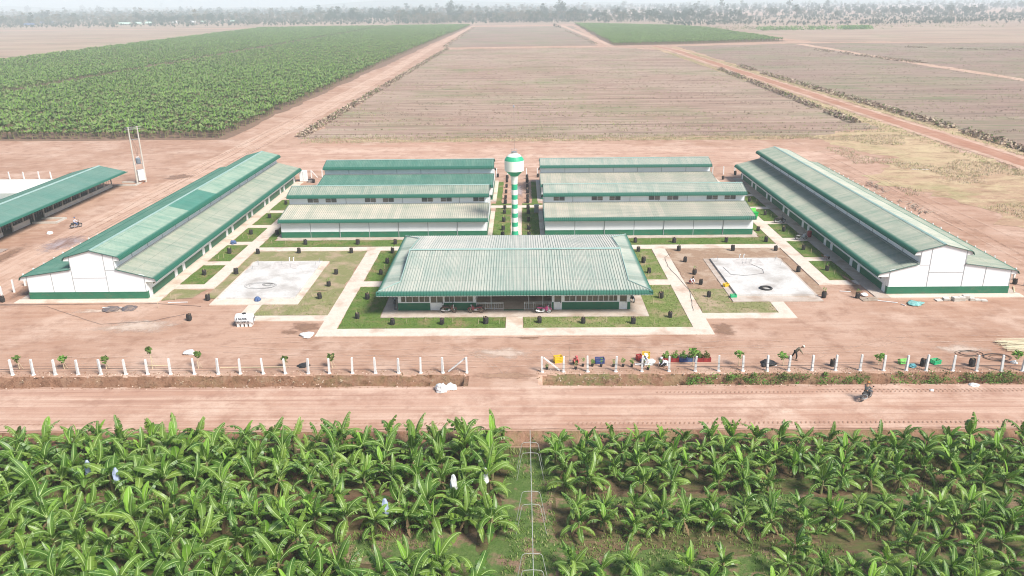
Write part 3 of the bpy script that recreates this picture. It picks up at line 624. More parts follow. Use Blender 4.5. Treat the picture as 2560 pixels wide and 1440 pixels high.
# ------------------------------------------------------------------ main building in front
mbd = thing('main_building', 'wide green hipped roof building in the middle with open porch', 'building')
YF, YB, YR_, ZE, ZR = 88.55, 113.55, 101.05, 3.42, 5.0
XE, XG = 16.65, 14.05
sl_ = (ZR - ZE) / (YR_ - YF)
def fslope(a):
    ax = abs(a); ytop = YR_ if ax <= XG else YF + .35 + (XE - ax) * (2.85 / (XE - XG))
    pts = bull(YF + .4, ZE, 1, .4); y0 = YF + .4
    return pts + [(y0 + (max(ytop, y0 + .01) - y0) * k / 6, ZE + sl_ * ((max(ytop, y0 + .01) - y0) * k / 6)) for k in range(1, 7)]
def bslope(a):
    ax = abs(a); ytop = YR_ if ax <= XG else YB - .35 - (XE - ax) * (2.85 / (XE - XG))
    y0 = YB - .4; return bull(y0, ZE, -1, .4) + [(y0 - (y0 - min(ytop, y0 - .01)) * k / 6, ZE + sl_ * ((y0 - min(ytop, y0 - .01)) * k / 6)) for k in range(1, 7)]
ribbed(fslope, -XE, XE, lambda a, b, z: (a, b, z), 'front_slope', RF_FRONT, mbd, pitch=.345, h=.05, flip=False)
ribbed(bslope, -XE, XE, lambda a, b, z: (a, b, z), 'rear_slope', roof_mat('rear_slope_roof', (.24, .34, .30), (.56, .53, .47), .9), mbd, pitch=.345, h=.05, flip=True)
for s in (-1, 1):
    def side(a, s=s):
        yy = min(a - YF, YB - a); xt = XG if yy > 2.9 else XE - .35 - (yy - .3) * ((XE - .35 - XG) / 2.6) if yy > .3 else XE - .36
        x0 = XE - .4; xt = min(xt, x0 - .01)
        return [(s * b, z) for b, z in bull(x0, ZE, -1, .4)] + [(s * (x0 + (xt - x0) * k / 3), ZE + sl_ * (x0 - xt) * k / 3) for k in (1, 2, 3)]
    ribbed(side, YF, YB, lambda a, b, z: (b, a, z), 'side_skirt', RF_FRONT, mbd, pitch=.345, h=.04, flip=(s < 0))
    gm = MB(); gm.prism([(YF + 2.9, ZE + .30), (YB - 2.9, ZE + .30), (YR_, ZR - .05)], lambda p: (s * (XG - .25), p[0], p[1]), lambda p: (s * (XG - .15), p[0], p[1])); gm.build('gablet', WHITE, mbd, fix=True)
    hc = MB()
    for (ya, yb, sg) in ((YF, YR_, 1), (YB, YR_, -1)):
        hc.tube([(s * (XE - .25), ya + sg * .45, ZE + .05), (s * XG, ya + sg * 2.95, ZE + .38), (s * XG, yb, ZR + .04)], .065, 6)
    hc.build('hip_cap', CAP, mbd)
rc = MB(); rc.add([(-XG - .1, YR_ - .35, ZR), (XG + .1, YR_ - .35, ZR), (-XG - .1, YR_, ZR + .11), (XG + .1, YR_, ZR + .11), (-XG - .1, YR_ + .35, ZR), (XG + .1, YR_ + .35, ZR)], [(0, 1, 3, 2), (2, 3, 5, 4)]); rc.build('ridge_cap', CAP, mbd)
gt = MB(); gt.box(-XE + .1, XE - .1, YF - .02, YF + .06, ZE - .50, ZE - .42); gt.build('eave_edge', FLASH, mbd)
sf = MB(); sf.box(-XE + .4, XE - .4, YF + .08, YB - .1, ZE - .30, ZE - .26); sf.build('soffit', WHITE_SH, mbd)
YW = 91.2
def bx(nm, x0, x1, y0, y1, z0, z1, m, par=mbd, mi=0):
    mb = MB(); mb.box(x0, x1, y0, y1, z0, z1); return mb.build(nm, m, par)
HT = ZE - .31
def room(x0, x1, openings):
    # openings: (xa, xb, z_sill, z_top) in the front wall; wall pieces built round them
    wl = MB(); xs_ = x0
    for xa, xb, zs_, zt in openings:
        if xa > xs_: wl.box(xs_, xa, YW, YW + .14, .1, HT)
        if zs_ > .12: wl.box(xa, xb, YW, YW + .14, .1, zs_)
        wl.box(xa, xb, YW, YW + .14, zt, HT); xs_ = xb
    if xs_ < x1: wl.box(xs_, x1, YW, YW + .14, .1, HT)
    wl.box(x0, x0 + .14, YW + .14, 110.6, .1, HT); wl.box(x1 - .14, x1, YW + .14, 110.6, .1, HT); wl.box(x0 + .14, x1 - .14, 110.46, 110.6, .1, HT)
    wl.build('wall', WHITE, mbd)
def win(x0, x1, z0, z1, cols, lower=0):
    f = MB(); w_ = .05
    f.box(x0, x1, YW - .02, YW + .05, z0, z0 + w_); f.box(x0, x1, YW - .02, YW + .05, z1 - w_, z1)
    for k in range(cols + 1):
        xx = x0 + (x1 - x0) * k / cols; xx = min(max(xx, x0 + w_ / 2), x1 - w_ / 2); f.box(xx - w_ / 2, xx + w_ / 2, YW - .018, YW + .052, z0 + w_, z1 - w_)
    if lower: f.box(x0 + w_, x1 - w_, YW - .016, YW + .048, z0 + (z1 - z0) * lower, z0 + (z1 - z0) * lower + .05)
    o = f.build('window', WPAINT, mbd); gl = MB(); gl.box(x0 + .02, x1 - .02, YW + .06, YW + .08, z0 + .02, z1 - .02); gl.build('pane', GLASS2, o)
ZS, ZT = 1.16, 2.45
room(-14.45, -4.8, [(-14.1, -10.5, ZS, ZT), (-10.45, -8.8, .1, ZT), (-8.7, -5.1, ZS, ZT)])
win(-14.1, -13.5, ZS, ZT, 1); win(-13.48, -11.85, ZS, ZT, 2, .66); win(-11.83, -10.5, ZS, ZT, 2); win(-8.7, -7.45, ZS, ZT, 2); win(-7.43, -5.8, ZS, ZT, 2, .66); win(-5.78, -5.1, ZS, ZT, 1)
room(4.65, 14.3, [(4.86, 5.86, .1, ZT), (6.15, 12.75, ZS, ZT), (12.95, 13.95, .1, ZT)])
win(6.15, 7.55, ZS, ZT, 2); win(7.6, 8.95, ZS, ZT, 2); win(9.0, 10.35, ZS, ZT, 2); win(10.4, 11.6, ZS, ZT, 2); win(11.65, 12.75, ZS, ZT, 2)
for (x0, x1, n_) in ((-10.45, -8.8, 2), (4.86, 5.86, 1), (12.95, 13.95, 1)):
    dd = thing('door', None, None); dd.parent = mbd
    del_ = MB(); del_.box(x0, x1, YW - .03, YW + .02, .12, 1.12)
    for k in range(n_ + 1):
        xx = x0 + (x1 - x0) * k / n_; xx = min(max(xx, x0 + .04), x1 - .04); del_.box(xx - .04, xx + .04, YW - .03, YW + .02, 1.12, ZT)
    o = del_.build('door_leaf', WPAINT, dd); gl = MB(); gl.box(x0 + .02, x1 - .02, YW + .03, YW + .05, 1.1, ZT - .02); gl.build('door_glass', GLASS2, dd); hn = MB(); hn.box(x1 - .2, x1 - .12, YW - .07, YW - .03, 1.0, 1.18); hn.build('handle', DMETAL, dd)
for x0, x1 in ((-14.48, -10.47), (-8.78, -4.77), (4.62, 4.85), (5.87, 12.94), (13.96, 14.33)): bx('base_band', x0, x1, YW - .035, YW - .003, .101, 1.08, GREEN)
for s_ in (-14.485, 14.3): bx('base_band', s_, s_ + .03, YW, 110.6, .101, 1.08, GREEN)
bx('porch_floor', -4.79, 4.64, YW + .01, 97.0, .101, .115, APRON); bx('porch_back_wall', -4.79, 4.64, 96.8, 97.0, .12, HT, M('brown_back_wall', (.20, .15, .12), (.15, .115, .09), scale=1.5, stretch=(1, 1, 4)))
bx('porch_step', -1.35, 1.15, YW - .2, YW, .10, .17, GREEN)
for x in (-2.9, 1.75, 3.5): bx('porch_post', x - .05, x + .05, YW + .05, YW + .15, .12, HT, JOINT)
for (x0, x1) in ((-4.75, -1.4), (1.2, 4.6)):
    rl = MB(); n_ = 12
    for z in (.28, .95, 1.10): rl.box(x0, x1, YW - .02, YW + .02, z, z + .045)
    for k in range(n_ + 1):
        xx = x0 + (x1 - x0 - .04) * k / n_; big = k % 4 == 0; rl.box(xx, xx + (.05 if big else .025), YW - .018, YW + .018, .12 if big else .325, 1.10 if big else .95)
    rl.build('railing', M('railing_paint', (.62, .64, .62), scale=3), mbd)

# ------------------------------------------------------------------ water tower
wtw = thing('water_tower', 'green and white striped water tower with round tank', 'water tower', (-.17, 121.6, 0))
zb = [0, 1.75, 2.47, 3.18, 3.95, 4.66, 5.42, 6.12, 6.87, 7.62, 8.42, 9.32]
prof = [(.80, 0), (.58, 1.0), (.50, 1.75)] + [(.49 - .002 * i, z) for i, z in enumerate(zb[2:])] + [(.50, 9.9), (.63, 10.6)]
mt = [0, 0] + [1 if i % 2 == 0 else 0 for i in range(len(zb) - 2)] + [1, 1]
mb = MB(); mb.lathe(prof, 28, mats=mt); mb.build('shaft', [TGREEN, TWHITE], wtw, smooth=False)
mb = MB(); mb.lathe([(.60, 10.6), (1.28, 11.28), (1.50, 11.45), (1.52, 13.05), (1.42, 13.3), (1.12, 13.68), (.95, 13.85), (.50, 14.1), (.48, 14.16)], 32, mats=[0, 0, 1, 0, 0, 1, 1, 1]); mb.build('tank', [TGREEN, TWHITE], wtw)
mb = MB(); mb.lathe([(.42, 14.16), (.42, 14.4), (.36, 14.42)], 20); mb.build('hatch', METAL, wtw)
mb = MB()
for k in range(10): a = k * math.pi / 5; mb.tube([(.46 * math.cos(a), .46 * math.sin(a), 14.15), (.46 * math.cos(a), .46 * math.sin(a), 14.75)], .012, 4)
mb.tube([(.46 * math.cos(R(a)), .46 * math.sin(R(a)), 14.75) for a in range(0, 361, 24)], .014, 4); mb.build('hatch_rail', METAL, wtw)
mb = MB(); mb.tube([(.05, 0, 14.5), (.02, 0, 21.1)], .02, 5); mb.lathe([(.02, 21.0), (.14, 21.12), (.16, 21.25), (.05, 21.4)], 10); mb.build('lightning_rod', CHROME, wtw)

# ------------------------------------------------------------------ open shed at the left
sh = thing('open_shed', 'open sided shed with teal roof and low white wall at the left edge', 'shed')
for P, f in (([(-82.7, 3.05), (-85, 3.6), (-88.7, 4.45)], False), ([(-94.7, 3.05), (-92, 3.68), (-88.7, 4.45)], True)):
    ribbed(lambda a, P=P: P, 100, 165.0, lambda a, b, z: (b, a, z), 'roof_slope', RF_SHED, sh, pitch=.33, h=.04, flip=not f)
mb = MB(); mb.add([(-89.1, 100, 4.42), (-88.7, 100, 4.56), (-88.3, 100, 4.42), (-89.1, 165, 4.42), (-88.7, 165, 4.56), (-88.3, 165, 4.42)], [(0, 1, 4, 3), (1, 2, 5, 4)]); mb.build('ridge_cap', CAP, sh)
for x in (-86.2, -92.0):
    for (a, b, hh) in ((100, 126.4, .75), (129.4, 134.2, .95), (138.8, 163.8, .75)):
        mb = MB(); mb.box(x - .12, x + .12, a, b, -.05, hh); mb.build('low_wall', M('shed_plaster', (.70, .66, .58), (.58, .52, .44), scale=.7) if x > -90 and a == 100 else bpy.data.materials['shed_plaster'], sh)
for y in frange(101, 166, 3.15):
    for x in (-86.2, -92.0): mb = MB(); mb.box(x - .09, x + .09, y - .09, y + .09, -.05, 3.55); mb.build('shed_post', POLEM, sh)
mb = MB()
for y in frange(100.5, 163.5, .8): mb.tube([(-86.2, y, .75), (-86.2, y, 3.3)], .022, 4)
for z in (1.5, 2.3): mb.tube([(-86.2, 100, z), (-86.2, 163.8, z)], .02, 4)
mb.build('wire_screen', METAL, sh)
bm_ = MB(); bm_.box(-94.5, -82.9, 164.6, 164.75, 3.1, 3.2); bm_.build('end_beam', POLEM, sh)
fl_ = MB(); fl_.box(-92.2, -86.0, 100, 164, -.05, .06); fl_.build('shed_floor', M('shed_floor', (.24, .19, .15), (.18, .14, .11), scale=.5), sh)
for k, (y, lab) in enumerate(((136.5, 'pale concrete step frame lying beside the shed gap'), (167.0, 'pale concrete step frame beyond the far end of the shed'))):
    t_ = MB(); t_.box(-86, -82.0, y - 2, y - 1.6, 0, .3); t_.box(-86, -82.0, y + 1.0, y + 1.4, 0, .3); t_.box(-82.0, -81.6, y - 2, y + 1.4, 0, .28); tag(t_.build('concrete_step', POLEM), lab, 'step')
mb = MB()
for y in frange(108.5, 119, .42): mb.box(-83.4, -80.6, y, y + .26, .10, .16)
tag(mb.build('drain_grate', M('grate_concrete', (.42, .33, .28), scale=3)), 'row of concrete bars over the drain beside the dirt track', 'drain cover')

# ------------------------------------------------------------------ power poles and transformer
pp = thing('transformer_pole', 'twin concrete poles carrying a transformer above a white cabinet', 'power pole', (-82.0, 168.3, 0))
pa, pb = Vector((-.35, -.8, 0)), Vector((.85, .7, 0))
for p in (pa, pb): mb = MB(); mb.tube([p, p + Vector((0, 0, 12.1))], [.21, .13], 10); mb.build('pole', POLEM, pp)
dr = (pb - pa).normalized()
mb = MB()
for z, e in ((12.0, .8), (11.6, .7), (9.4, .2), (4.15, .25), (2.9, .1)): mb.tube([pa - dr * e + Vector((0, 0, z)), pb + dr * e + Vector((0, 0, z))], .06, 5)
mb.tube([pa + Vector((0, 0, 11.6)), pb + Vector((0, 0, 12.0))], .03, 4); mb.build('cross_arm', METAL, pp)
mb = MB(); c = (pa + pb) / 2; mb.lathe([(.1, 4.25), (.48, 4.3), (.5, 5.3), (.42, 5.42), (.1, 5.5)], 16, (c.x, c.y)); tr_ = mb.build('transformer', flat('transformer_grey', (.16, .19, .22)), pp)
mb = MB()
for k in range(3): q = c + dr * (k - 1) * .28; mb.tube([(q.x, q.y, 5.45), (q.x, q.y, 5.8)], .05, 6)
mb.build('bushing', WPAINT, tr_)
mb = MB(); mb.cbox((c.x, c.y, 1.75), (1.0, 1.35, 2.2), M_=Matrix.Rotation(math.atan2(dr.y, dr.x) - math.pi / 2, 4, 'Z')); cb = mb.build('cabinet', WPAINT, pp)
mb = MB()
for k in range(4): q = c + dr * (k - 1.5) * .25; mb.tube([(q.x, q.y - .3, .65), (q.x + .1, q.y - .4, .3), (q.x + .3, q.y - .6, .03)], .035, 5)
mb.build('conduit', flat('orange_conduit', (.45, .14, .06)), pp)
mb = MB()
for k in range(3): q = pa + dr * k * .7 + Vector((0, 0, 12.1)); mb.tube([q, q + Vector((-10, 2, -1.3)), q + Vector((-30, 6, -2.4)), q + Vector((-70, 14, -1.0))], .018, 4)
for k in range(2): q = pa + Vector((0, 0, 11.4 - k)); mb.tube([q, c + Vector((0, 0, 7.5)) + dr * (k * .5 - .2), c + Vector((0, 0, 5.7))], .018, 4)
mb.build('wire', DMETAL, pp)

# ------------------------------------------------------------------ fence posts
POST = MB(); POST.add([(-.11, -.11, -.1), (.11, -.11, -.1), (.11, .11, -.1), (-.11, .11, -.1), (-.09, -.09, 1.72), (.09, -.09, 1.72), (.09, .09, 1.72), (-.09, .09, 1.72), (-.04, -.04, 1.76), (.04, -.04, 1.76), (.04, .04, 1.76), (-.04, .04, 1.76)],
    [(0, 1, 5, 4), (1, 2, 6, 5), (2, 3, 7, 6), (3, 0, 4, 7), (4, 5, 9, 8), (5, 6, 10, 9), (6, 7, 11, 10), (7, 4, 8, 11), (8, 9, 10, 11)])
post_src = POST.build('fence_post', POSTM); ft = MB(); ft.lathe([(.24, -.05), (.17, .07), (.09, .10)], 9); ft_src = ft.build('footing', POSTM, post_src)
pn = [0]
def post(x, y, label, group, lean=0, footing=True):
    if pn[0] == 0: o = post_src; f = ft_src
    else:
        o = post_src.copy(); col.objects.link(o)
        if footing: f = ft_src.copy(); col.objects.link(f); f.parent = o
    pn[0] += 1; o.location = (x, y, 0); o.rotation_euler = (rnd(-.03, .03), lean + rnd(-.035, .035), rnd(-.3, .3)); o.scale = (1, 1, rnd(.97, 1.03)); tag(o, label, 'fence post', group)
LP = [-54.7, -52.3, -50.1, -47.8, -45.4, -43.0, -40.4, -38.1, -35.7, -33.2, -30.7, -28.4, -26.0, -23.7, -21.3, -19.1, -16.7, -14.3, -11.9, -9.6, -7.3, -4.8]
RP = [3.0, 5.2, 7.7, 10.6, 13.3, 16.1, 18.8, 21.2, 23.7, 26.2, 28.4, 30.8, 33.2, 35.7, 38.1, 40.4, 42.4, 45.1, 47.5, 50.0, 52.1, 54.6]
for k, x in enumerate(LP): post(x, 73.75, 'white concrete post, %s from the left end of the front fence left of the entrance' % ordn(k), 'front fence posts left of the entrance') if k else post(x, 73.75, 'white concrete post at the far left corner of the front fence', 'front fence posts left of the entrance')
for k, x in enumerate(RP): post(x, 73.85 - .4 * max(0, (x - 35) / 20), 'white concrete post, %s to the right of the entrance along the front fence' % ordn(k + 1), 'front fence posts right of the entrance')
for sgn, nm in ((-1, 'left'), (1, 'right')):
    k = 0
    for y in frange(76.3, 171, 2.52):
        k += 1
        if (sgn < 0 and 90 < y < 124) or (sgn > 0 and y > 90): post(sgn * 67.5, y, 'white concrete post of the %s side fence, %s back from the front corner' % (nm, ordn(k)), 'side fence posts on the %s' % nm, footing=False)
for k, x in enumerate([-45.6, -43.2, -4.6, -2.2, 2.0, 4.4, 40.4, 42.9, 45.3, 47.7]): post(x, 172.0, 'white concrete post of the rear fence, %s from the left' % ordn(k + 1), 'rear fence posts', footing=False)
for k, x in enumerate((-113.6, -110.4, -106.9, -104.2)): post(x, 172.9, 'pale post behind the pond, %s from the left' % ordn(k + 1), 'posts behind the pond', footing=False); col.objects[-1]
def brace(x0, x1, y, label, h=1.55):
    mb = MB(); a = Vector((x0, y, 0.05)); b = Vector((x1, y, h)); d = b - a; M_ = Matrix.Rotation(-math.atan2(d.z, d.x), 4, 'Y'); mb.cbox((a + b) / 2, (d.length, .13, .13), M_=M_); tag(mb.build('brace_post', POSTM), label, 'brace')
brace(-6.75, -4.95, 73.95, 'slanting white brace leaning on the last post left of the entrance'); brace(4.85, 3.12, 74.05, 'slanting white brace leaning on the first post right of the entrance')
brace(-44.3, -45.5, 172.05, 'slanting white brace at the rear fence between the left barns')
for nm, a, b in (('left', LP[0], LP[-1]), ('right', RP[0], RP[-1])):
    mb = MB()
    for z in (.45, .95): mb.tube([(x, 73.72, z - .03 * (i % 2)) for i, x in enumerate(frange(a, b + .1, (b - a) / 20.0))], .012, 4)
    tag(mb.build('fence_wire', DMETAL), 'thin wires strung along the front fence %s of the entrance' % nm, 'wire')

# ------------------------------------------------------------------ nursery bags with cut saplings
def bag_proto(seed, leafy=False):
    random.seed(seed); t_ = thing('nursery_bag', 'x', 'nursery bag'); mb = MB(); n = 12; prof = []
    zsx = [0, .1, .35, .6, .78]; rsx = [.22, .27, .28, .27, .25]
    for z, r_ in zip(zsx, rsx):
        for k in range(n):
            a = 2 * math.pi * k / n; q = r_ * (1 + rnd(-.1, .1)) * (1.08 if k % 3 else .92); mb.v.append((q * math.cos(a), q * math.sin(a), z + (rnd(-.06, .09) if z > .7 else 0)))
    for i in range(len(zsx) - 1):
        for k in range(n): mb.f.append((i * n + k, i * n + (k + 1) % n, (i + 1) * n + (k + 1) % n, (i + 1) * n + k)); mb.m.append(0)
    mb.build('bag', BLACKP, t_)
    so_ = MB(); so_.add([(.23 * math.cos(k * math.pi / 6), .23 * math.sin(k * math.pi / 6), .70) for k in range(12)] + [(0, 0, .74)], [(k, (k + 1) % 12, 12) for k in range(12)]); so_.build('soil', M('bag_soil', (.12, .07, .045), scale=6, kind='obj') if 'bag_soil' not in bpy.data.materials else bpy.data.materials['bag_soil'], t_)
    st = MB()
    for k in range(random.choice((1, 2, 3))): a = rnd(0, 6.28); st.tube([(.1 * math.cos(a), .1 * math.sin(a), .6), (.16 * math.cos(a) + rnd(-.04, .04), .16 * math.sin(a), rnd(.9, 1.08))], .02, 5)
    st.build('stem', WOODP if seed % 2 else BROWNW, t_)
    if leafy:
        lf = MB(); leaves(lf, (0, 0, 1.05), .3, 26, .16); lf.build('foliage', SHRUB2, t_)
    return t_
def leaves(mb, c, r, n, s, flat_=1.0, mi=0):
    for _ in range(n):
        while True:
            p = Vector((rnd(-1, 1), rnd(-1, 1), rnd(-1, 1)))
            if p.length < 1: break
        p = Vector((c[0] + p.x * r, c[1] + p.y * r, c[2] + p.z * r * flat_)); a = Vector((rnd(-1, 1), rnd(-1, 1), rnd(-.6, .6))).normalized(); b = a.cross(Vector((rnd(-1, 1), rnd(-1, 1), rnd(-1, 1)))).normalized()
        q = s * rnd(.6, 1.3); mb.add([p - a * q * .5, p + b * q * .28, p + a * q * .5, p - b * q * .28], [(0, 1, 2, 3)], mi)
protos = [bag_proto(11), bag_proto(12), bag_proto(13), bag_proto(14, True)]; used = set()
def put_bag(x, y, label, leafy=False, z=.05, group='black nursery bags set out around the buildings'):
    i = 3 if leafy else random.randrange(3); s_ = rnd(.92, 1.1)
    if i not in used: used.add(i); o = protos[i]; o.location = (x, y, z); o.rotation_euler = (0, 0, rnd(0, 6.28)); o['label'] = label; o['group'] = group; o.scale = (s_,) * 3
    else: dup(protos[i], (x, y, z), rnd(0, 6.28), label, group, s_)
random.seed(5)
BG = {
 'on the left barn plots, %s plot from the front': [(-44.2, 105.5), (-44.2, 115.8), (-44.3, 126.4), (-44.4, 137.1), (-44.3, 147.2)],
 'on the right barn plots, %s plot from the front': [(43.9, 105.7), (43.9, 115.6), (44.1, 125.9), (44.1, 136.4), (44.1, 146.6)],
 'beside the left foundation slab on its barn side, %s from the front': [(-39.9, 95.4), (-39.8, 105.9), (-39.7, 115.5), (-39.9, 126.3)],
 'beside the right foundation slab on its barn side, %s from the front': [(39.6, 95.0), (39.7, 105.2), (39.6, 115.3), (40.0, 126.2)],
 'between the left slab and the left path, %s from the front': [(-25.4, 95.7), (-25.3, 100.5), (-25.4, 105.5), (-25.3, 115.6)],
 'between the right path and the right slab, %s from the front': [(25.0, 95.4), (25.0, 100.2), (25.0, 104.4), (24.8, 110.0), (24.9, 115.5)],
 'on the lawn left of the main building, %s from the front': [(-19.1, 88.7), (-19.1, 95.4), (-19.0, 105.2), (-18.9, 110.3), (-18.9, 115.4)],
 'on the lawn right of the main building, %s from the front': [(18.8, 88.5), (18.8, 95.1), (18.8, 105.1), (18.7, 109.8), (18.7, 115.2)],
 'on the strip before the main building, %s from the left': [(-14.5, 86.7), (-8.6, 86.7), (-3.4, 86.9), (3.0, 87.0), (8.2, 86.8), (14.1, 86.6)],
 'on the grass strip before the cross barns, %s from left': [(-33.6, 120.3), (-25.2, 120.2), (-19.2, 120.1), (18.9, 120.1), (25.0, 119.9), (33.2, 119.9), (39.5, 120.0)],
 'behind the foundation slabs near the cross path, %s from the left': [(-33.4, 115.7), (33.1, 115.4)],
 'left of the water tower walk, %s from the front': [(-2.2, y) for y in (124.0, 127.8, 133.3, 138.9, 142.3, 146.4, 150.5, 155.3, 160.5, 165.6, 168.7)],
 'right of the water tower walk, %s from the front': [(2.1, y) for y in (124.0, 128.1, 133.4, 138.7, 142.2, 147.1, 150.6, 155.2, 160.3, 165.2, 169.2)],
 'by the rear fence, %s from the left': [(-43.8, 166.7), (-4.3, 170.9), (4.5, 170.5), (43.9, 166.6), (47.6, 171.0)],
}
for lb, pts in BG.items():
    for k, (x, y) in enumerate(pts): put_bag(x, y, 'black nursery bag ' + lb % ordn(k + 1), leafy=(lb.startswith('on the right barn') and k < 1) or random.random() < .12)
for x, y, lb in ((-39.6, 88.5, 'lone black nursery bag on bare dirt near the white tank'), (43.8, 94.8, 'leafy black nursery bag near the right barn corner'), (42.6, 74.8, 'tall black nursery bag between the green crates and the fence'), (47.6, 74.7, 'black nursery bag beside the hose coils behind the fence'), (33.3, 74.9, 'dark nursery bag behind the fence right of the stooping worker'), (-66.8, 95.3, 'black nursery bag at the left edge by the side fence'), (66.6, 99.7, 'black nursery bag at the outer corner of the right barn')):
    put_bag(x, y, lb, leafy=x == 43.8, z=0)
# bamboo marker stakes
SK = [(-45.3, 96.6), (-44.2, 95.5), (-40.1, 98.6), (-44.2, 113.3), (-44.9, 113.0), (-44.8, 123.9), (-44.0, 124.1), (-33.1, 111.9), (-26.6, 96.6), (-45.3, 92.8), (-39.1, 120.7), (-36.9, 120.7), (-29.7, 91.9), (-12.9, 87.2), (-10.6, 87.4), (-7.4, 87.3), (-4.3, 86.7), (-1.8, 86.7), (-18.9, 107.6), (-18.6, 114.6), (1.4, 86.9), (2.0, 87.5), (5.3, 87.5), (11.0, 87.2), (16.6, 86.5), (18.5, 94.8), (18.5, 103.7), (18.7, 108.1), (18.8, 112.4), (21.3, 120.5), (17.9, 121.1), (18.6, 98.8), (17.5, 92.9), (44.8, 144.9), (44.7, 134.9), (44.4, 124.3), (44.4, 113.6), (44.3, 104.0), (44.4, 107.9), (44.8, 118.6)]
stk = None
for k, (x, y) in enumerate(sorted(SK, key=lambda p: p[0])):
    if stk is None: mb = MB(); mb.tube([(0, 0, -.05), (.02, 0, .75)], .022, 5); stk = o = mb.build('marker_stake', WOODP)
    else: o = stk.copy(); col.objects.link(o)
    o.location = (x, y, .05); o.rotation_euler = (rnd(-.12, .12), rnd(-.12, .12), 0); o.scale = (1, 1, rnd(.8, 1.2)); tag(o, 'thin pale marker stake in the lawns, %s counted from the left' % ordn(k + 1), 'stake', 'marker stakes stuck in the lawns')

# ------------------------------------------------------------------ crates, sacks, small things
def crate(x, y, m, label, rz=0, sz=(.62, .42, .36), tilt=0, z=0.0):
    t_ = thing('crate', label, 'crate', (x, y, z), rz); a, b, h = sz[0] / 2, sz[1] / 2, sz[2]; mb = MB(); w_ = .03
    for zz in frange(0.02, h - .03, h / 4): 
        mb.box(-a, a, -b, -b + w_, zz, zz + h / 6); mb.box(-a, a, b - w_, b, zz, zz + h / 6); mb.box(-a, -a + w_, -b + w_, b - w_, zz, zz + h / 6); mb.box(a - w_, a, -b + w_, b - w_, zz, zz + h / 6)
    for px, py in ((-a - .004, -b - .004), (a - .046, -b - .004), (-a - .004, b - .046), (a - .046, b - .046)): mb.box(px, px + .05, py, py + .05, 0, h)
    bd_ = mb.build('slatted_side', m, t_); mb = MB(); mb.box(-a + .02, a - .02, -b + .02, b - .02, .01, .035); mb.build('crate_base', m, t_)
    mb = MB(); 
    for q in (-b - .012, b - .018): mb.box(-a - .012, a + .012, q, q + .03, h - .05, h + .004)
    for q in (-a - .012, a - .018): mb.box(q, q + .03, -b + .018, b - .018, h - .05, h + .004)
    mb.build('rim', m, t_); t_.rotation_euler = (tilt, 0, rz); return t_
crate(4.75, 76.2, YELLOW, 'yellow crate behind the first posts right of the entrance', .3, (.85, .6, .7))
crate(9.15, 76.0, BLUE, 'blue crate behind the fence between third and fourth right posts', .05, (.95, .6, .55))
crate(13.4, 76.6, RED, 'red crate standing beside the yellow crate behind the sacks', .4, (.55, .5, .6))
crate(14.2, 77.1, YELLOW, 'yellow crate standing behind the heap of white sacks', -.1, (.8, .5, .65))
crate(40.8, 75.3, LIME, 'lime green crate tipped beside the fence at right', .1, (.75, .5, .55), -.5)
crate(44.2, 75.4, GRN, 'open emerald green crate behind the fence at right', .3, (.85, .65, .45))
crate(28.15, 99.3, YELLOW, 'yellow crate on the edge of the right foundation slab', .5, (.7, .5, .4), z=.11)
crate(28.1, 95.2, GRN, 'mint green crate at the front corner of the right foundation slab', .1, (.75, .5, .35), z=.11)
def leafy_crates():
    cs = [(16.2, RED, 'red tray of seedlings, leftmost of the seedling tray row'), (17.1, RED, 'red tray of seedlings, second from the left of the tray row'), (18.0, BLUE, 'blue tray of seedlings in the middle of the tray row'), (18.85, BLUEM, 'grey blue tray of seedlings, right of the blue one'), (19.7, RED, 'red tray of seedlings, second from the right of the tray row'), (20.5, RED, 'red tray of seedlings at the right end of the tray row')]
    for x, m, lb in cs:
        t_ = crate(x, 76.4, m, lb, 0, (.82, .8, .42)); t_.name = 'seedling_tray'; t_['category'] = 'seedling tray'; t_['group'] = 'seedling trays in a row behind the fence'
        lf = MB(); leaves(lf, (0, 0, .62), .38, 130, .20, .8); leaves(lf, (rnd(-.2, .2), .1, .95), .2, 30, .16); lf.build('seedlings', SHRUB2 if x < 18.3 else SHRUB, t_)
leafy_crates()
def sack(x, y, label, r=.45, m=WSACK, z=0, seed=1, flat_=.7, name='sack', cat='sack'):
    random.seed(seed); bm = bmesh.new(); bmesh.ops.create_icosphere(bm, subdivisions=4, radius=r)
    for v in bm.verts:
        d = noise.noise(v.co * 2.2 / r * .45 + Vector((seed * 3.1, 0, 0))) * .55 + noise.noise(v.co * 6 / r * .4 + Vector((seed, 5, 0))) * .22 + noise.noise(v.co * 9 / r * .5 + Vector((seed, 1, 2))) * .16
        v.co *= 1 + d; v.co.z = max(v.co.z * flat_, -r * flat_ * .55) + r * flat_ * .55
    me = bpy.data.meshes.new(name); bm.to_mesh(me); bm.free(); me.materials.append(m); [setattr(p, 'use_smooth', True) for p in me.polygons]
    o = bpy.data.objects.new(name, me); col.objects.link(o); o.location = (x, y, z); return tag(o, label, cat)
sack(-7.0, 69.6, 'full white sack on the road edge, left one of the pair', .55, z=.05, seed=2, flat_=.85); sack(-6.1, 70.15, 'slumped white sack on the road edge, right one of the pair', .5, z=.05, seed=3, flat_=.6)
sack(-23.9, 83.6, 'crumpled white sack beside the left path corner', .7, seed=4, flat_=.35); sack(-35.8, 78.9, 'off white sack dropped on the yard behind the left fence', .55, flat_=.4, seed=5)
sack(14.5, 75.9, 'white sack slumped behind the fence beside the crates', .55, seed=6, flat_=.3); sack(15.9, 75.5, 'small white sack left of the seedling trays', .42, seed=7)
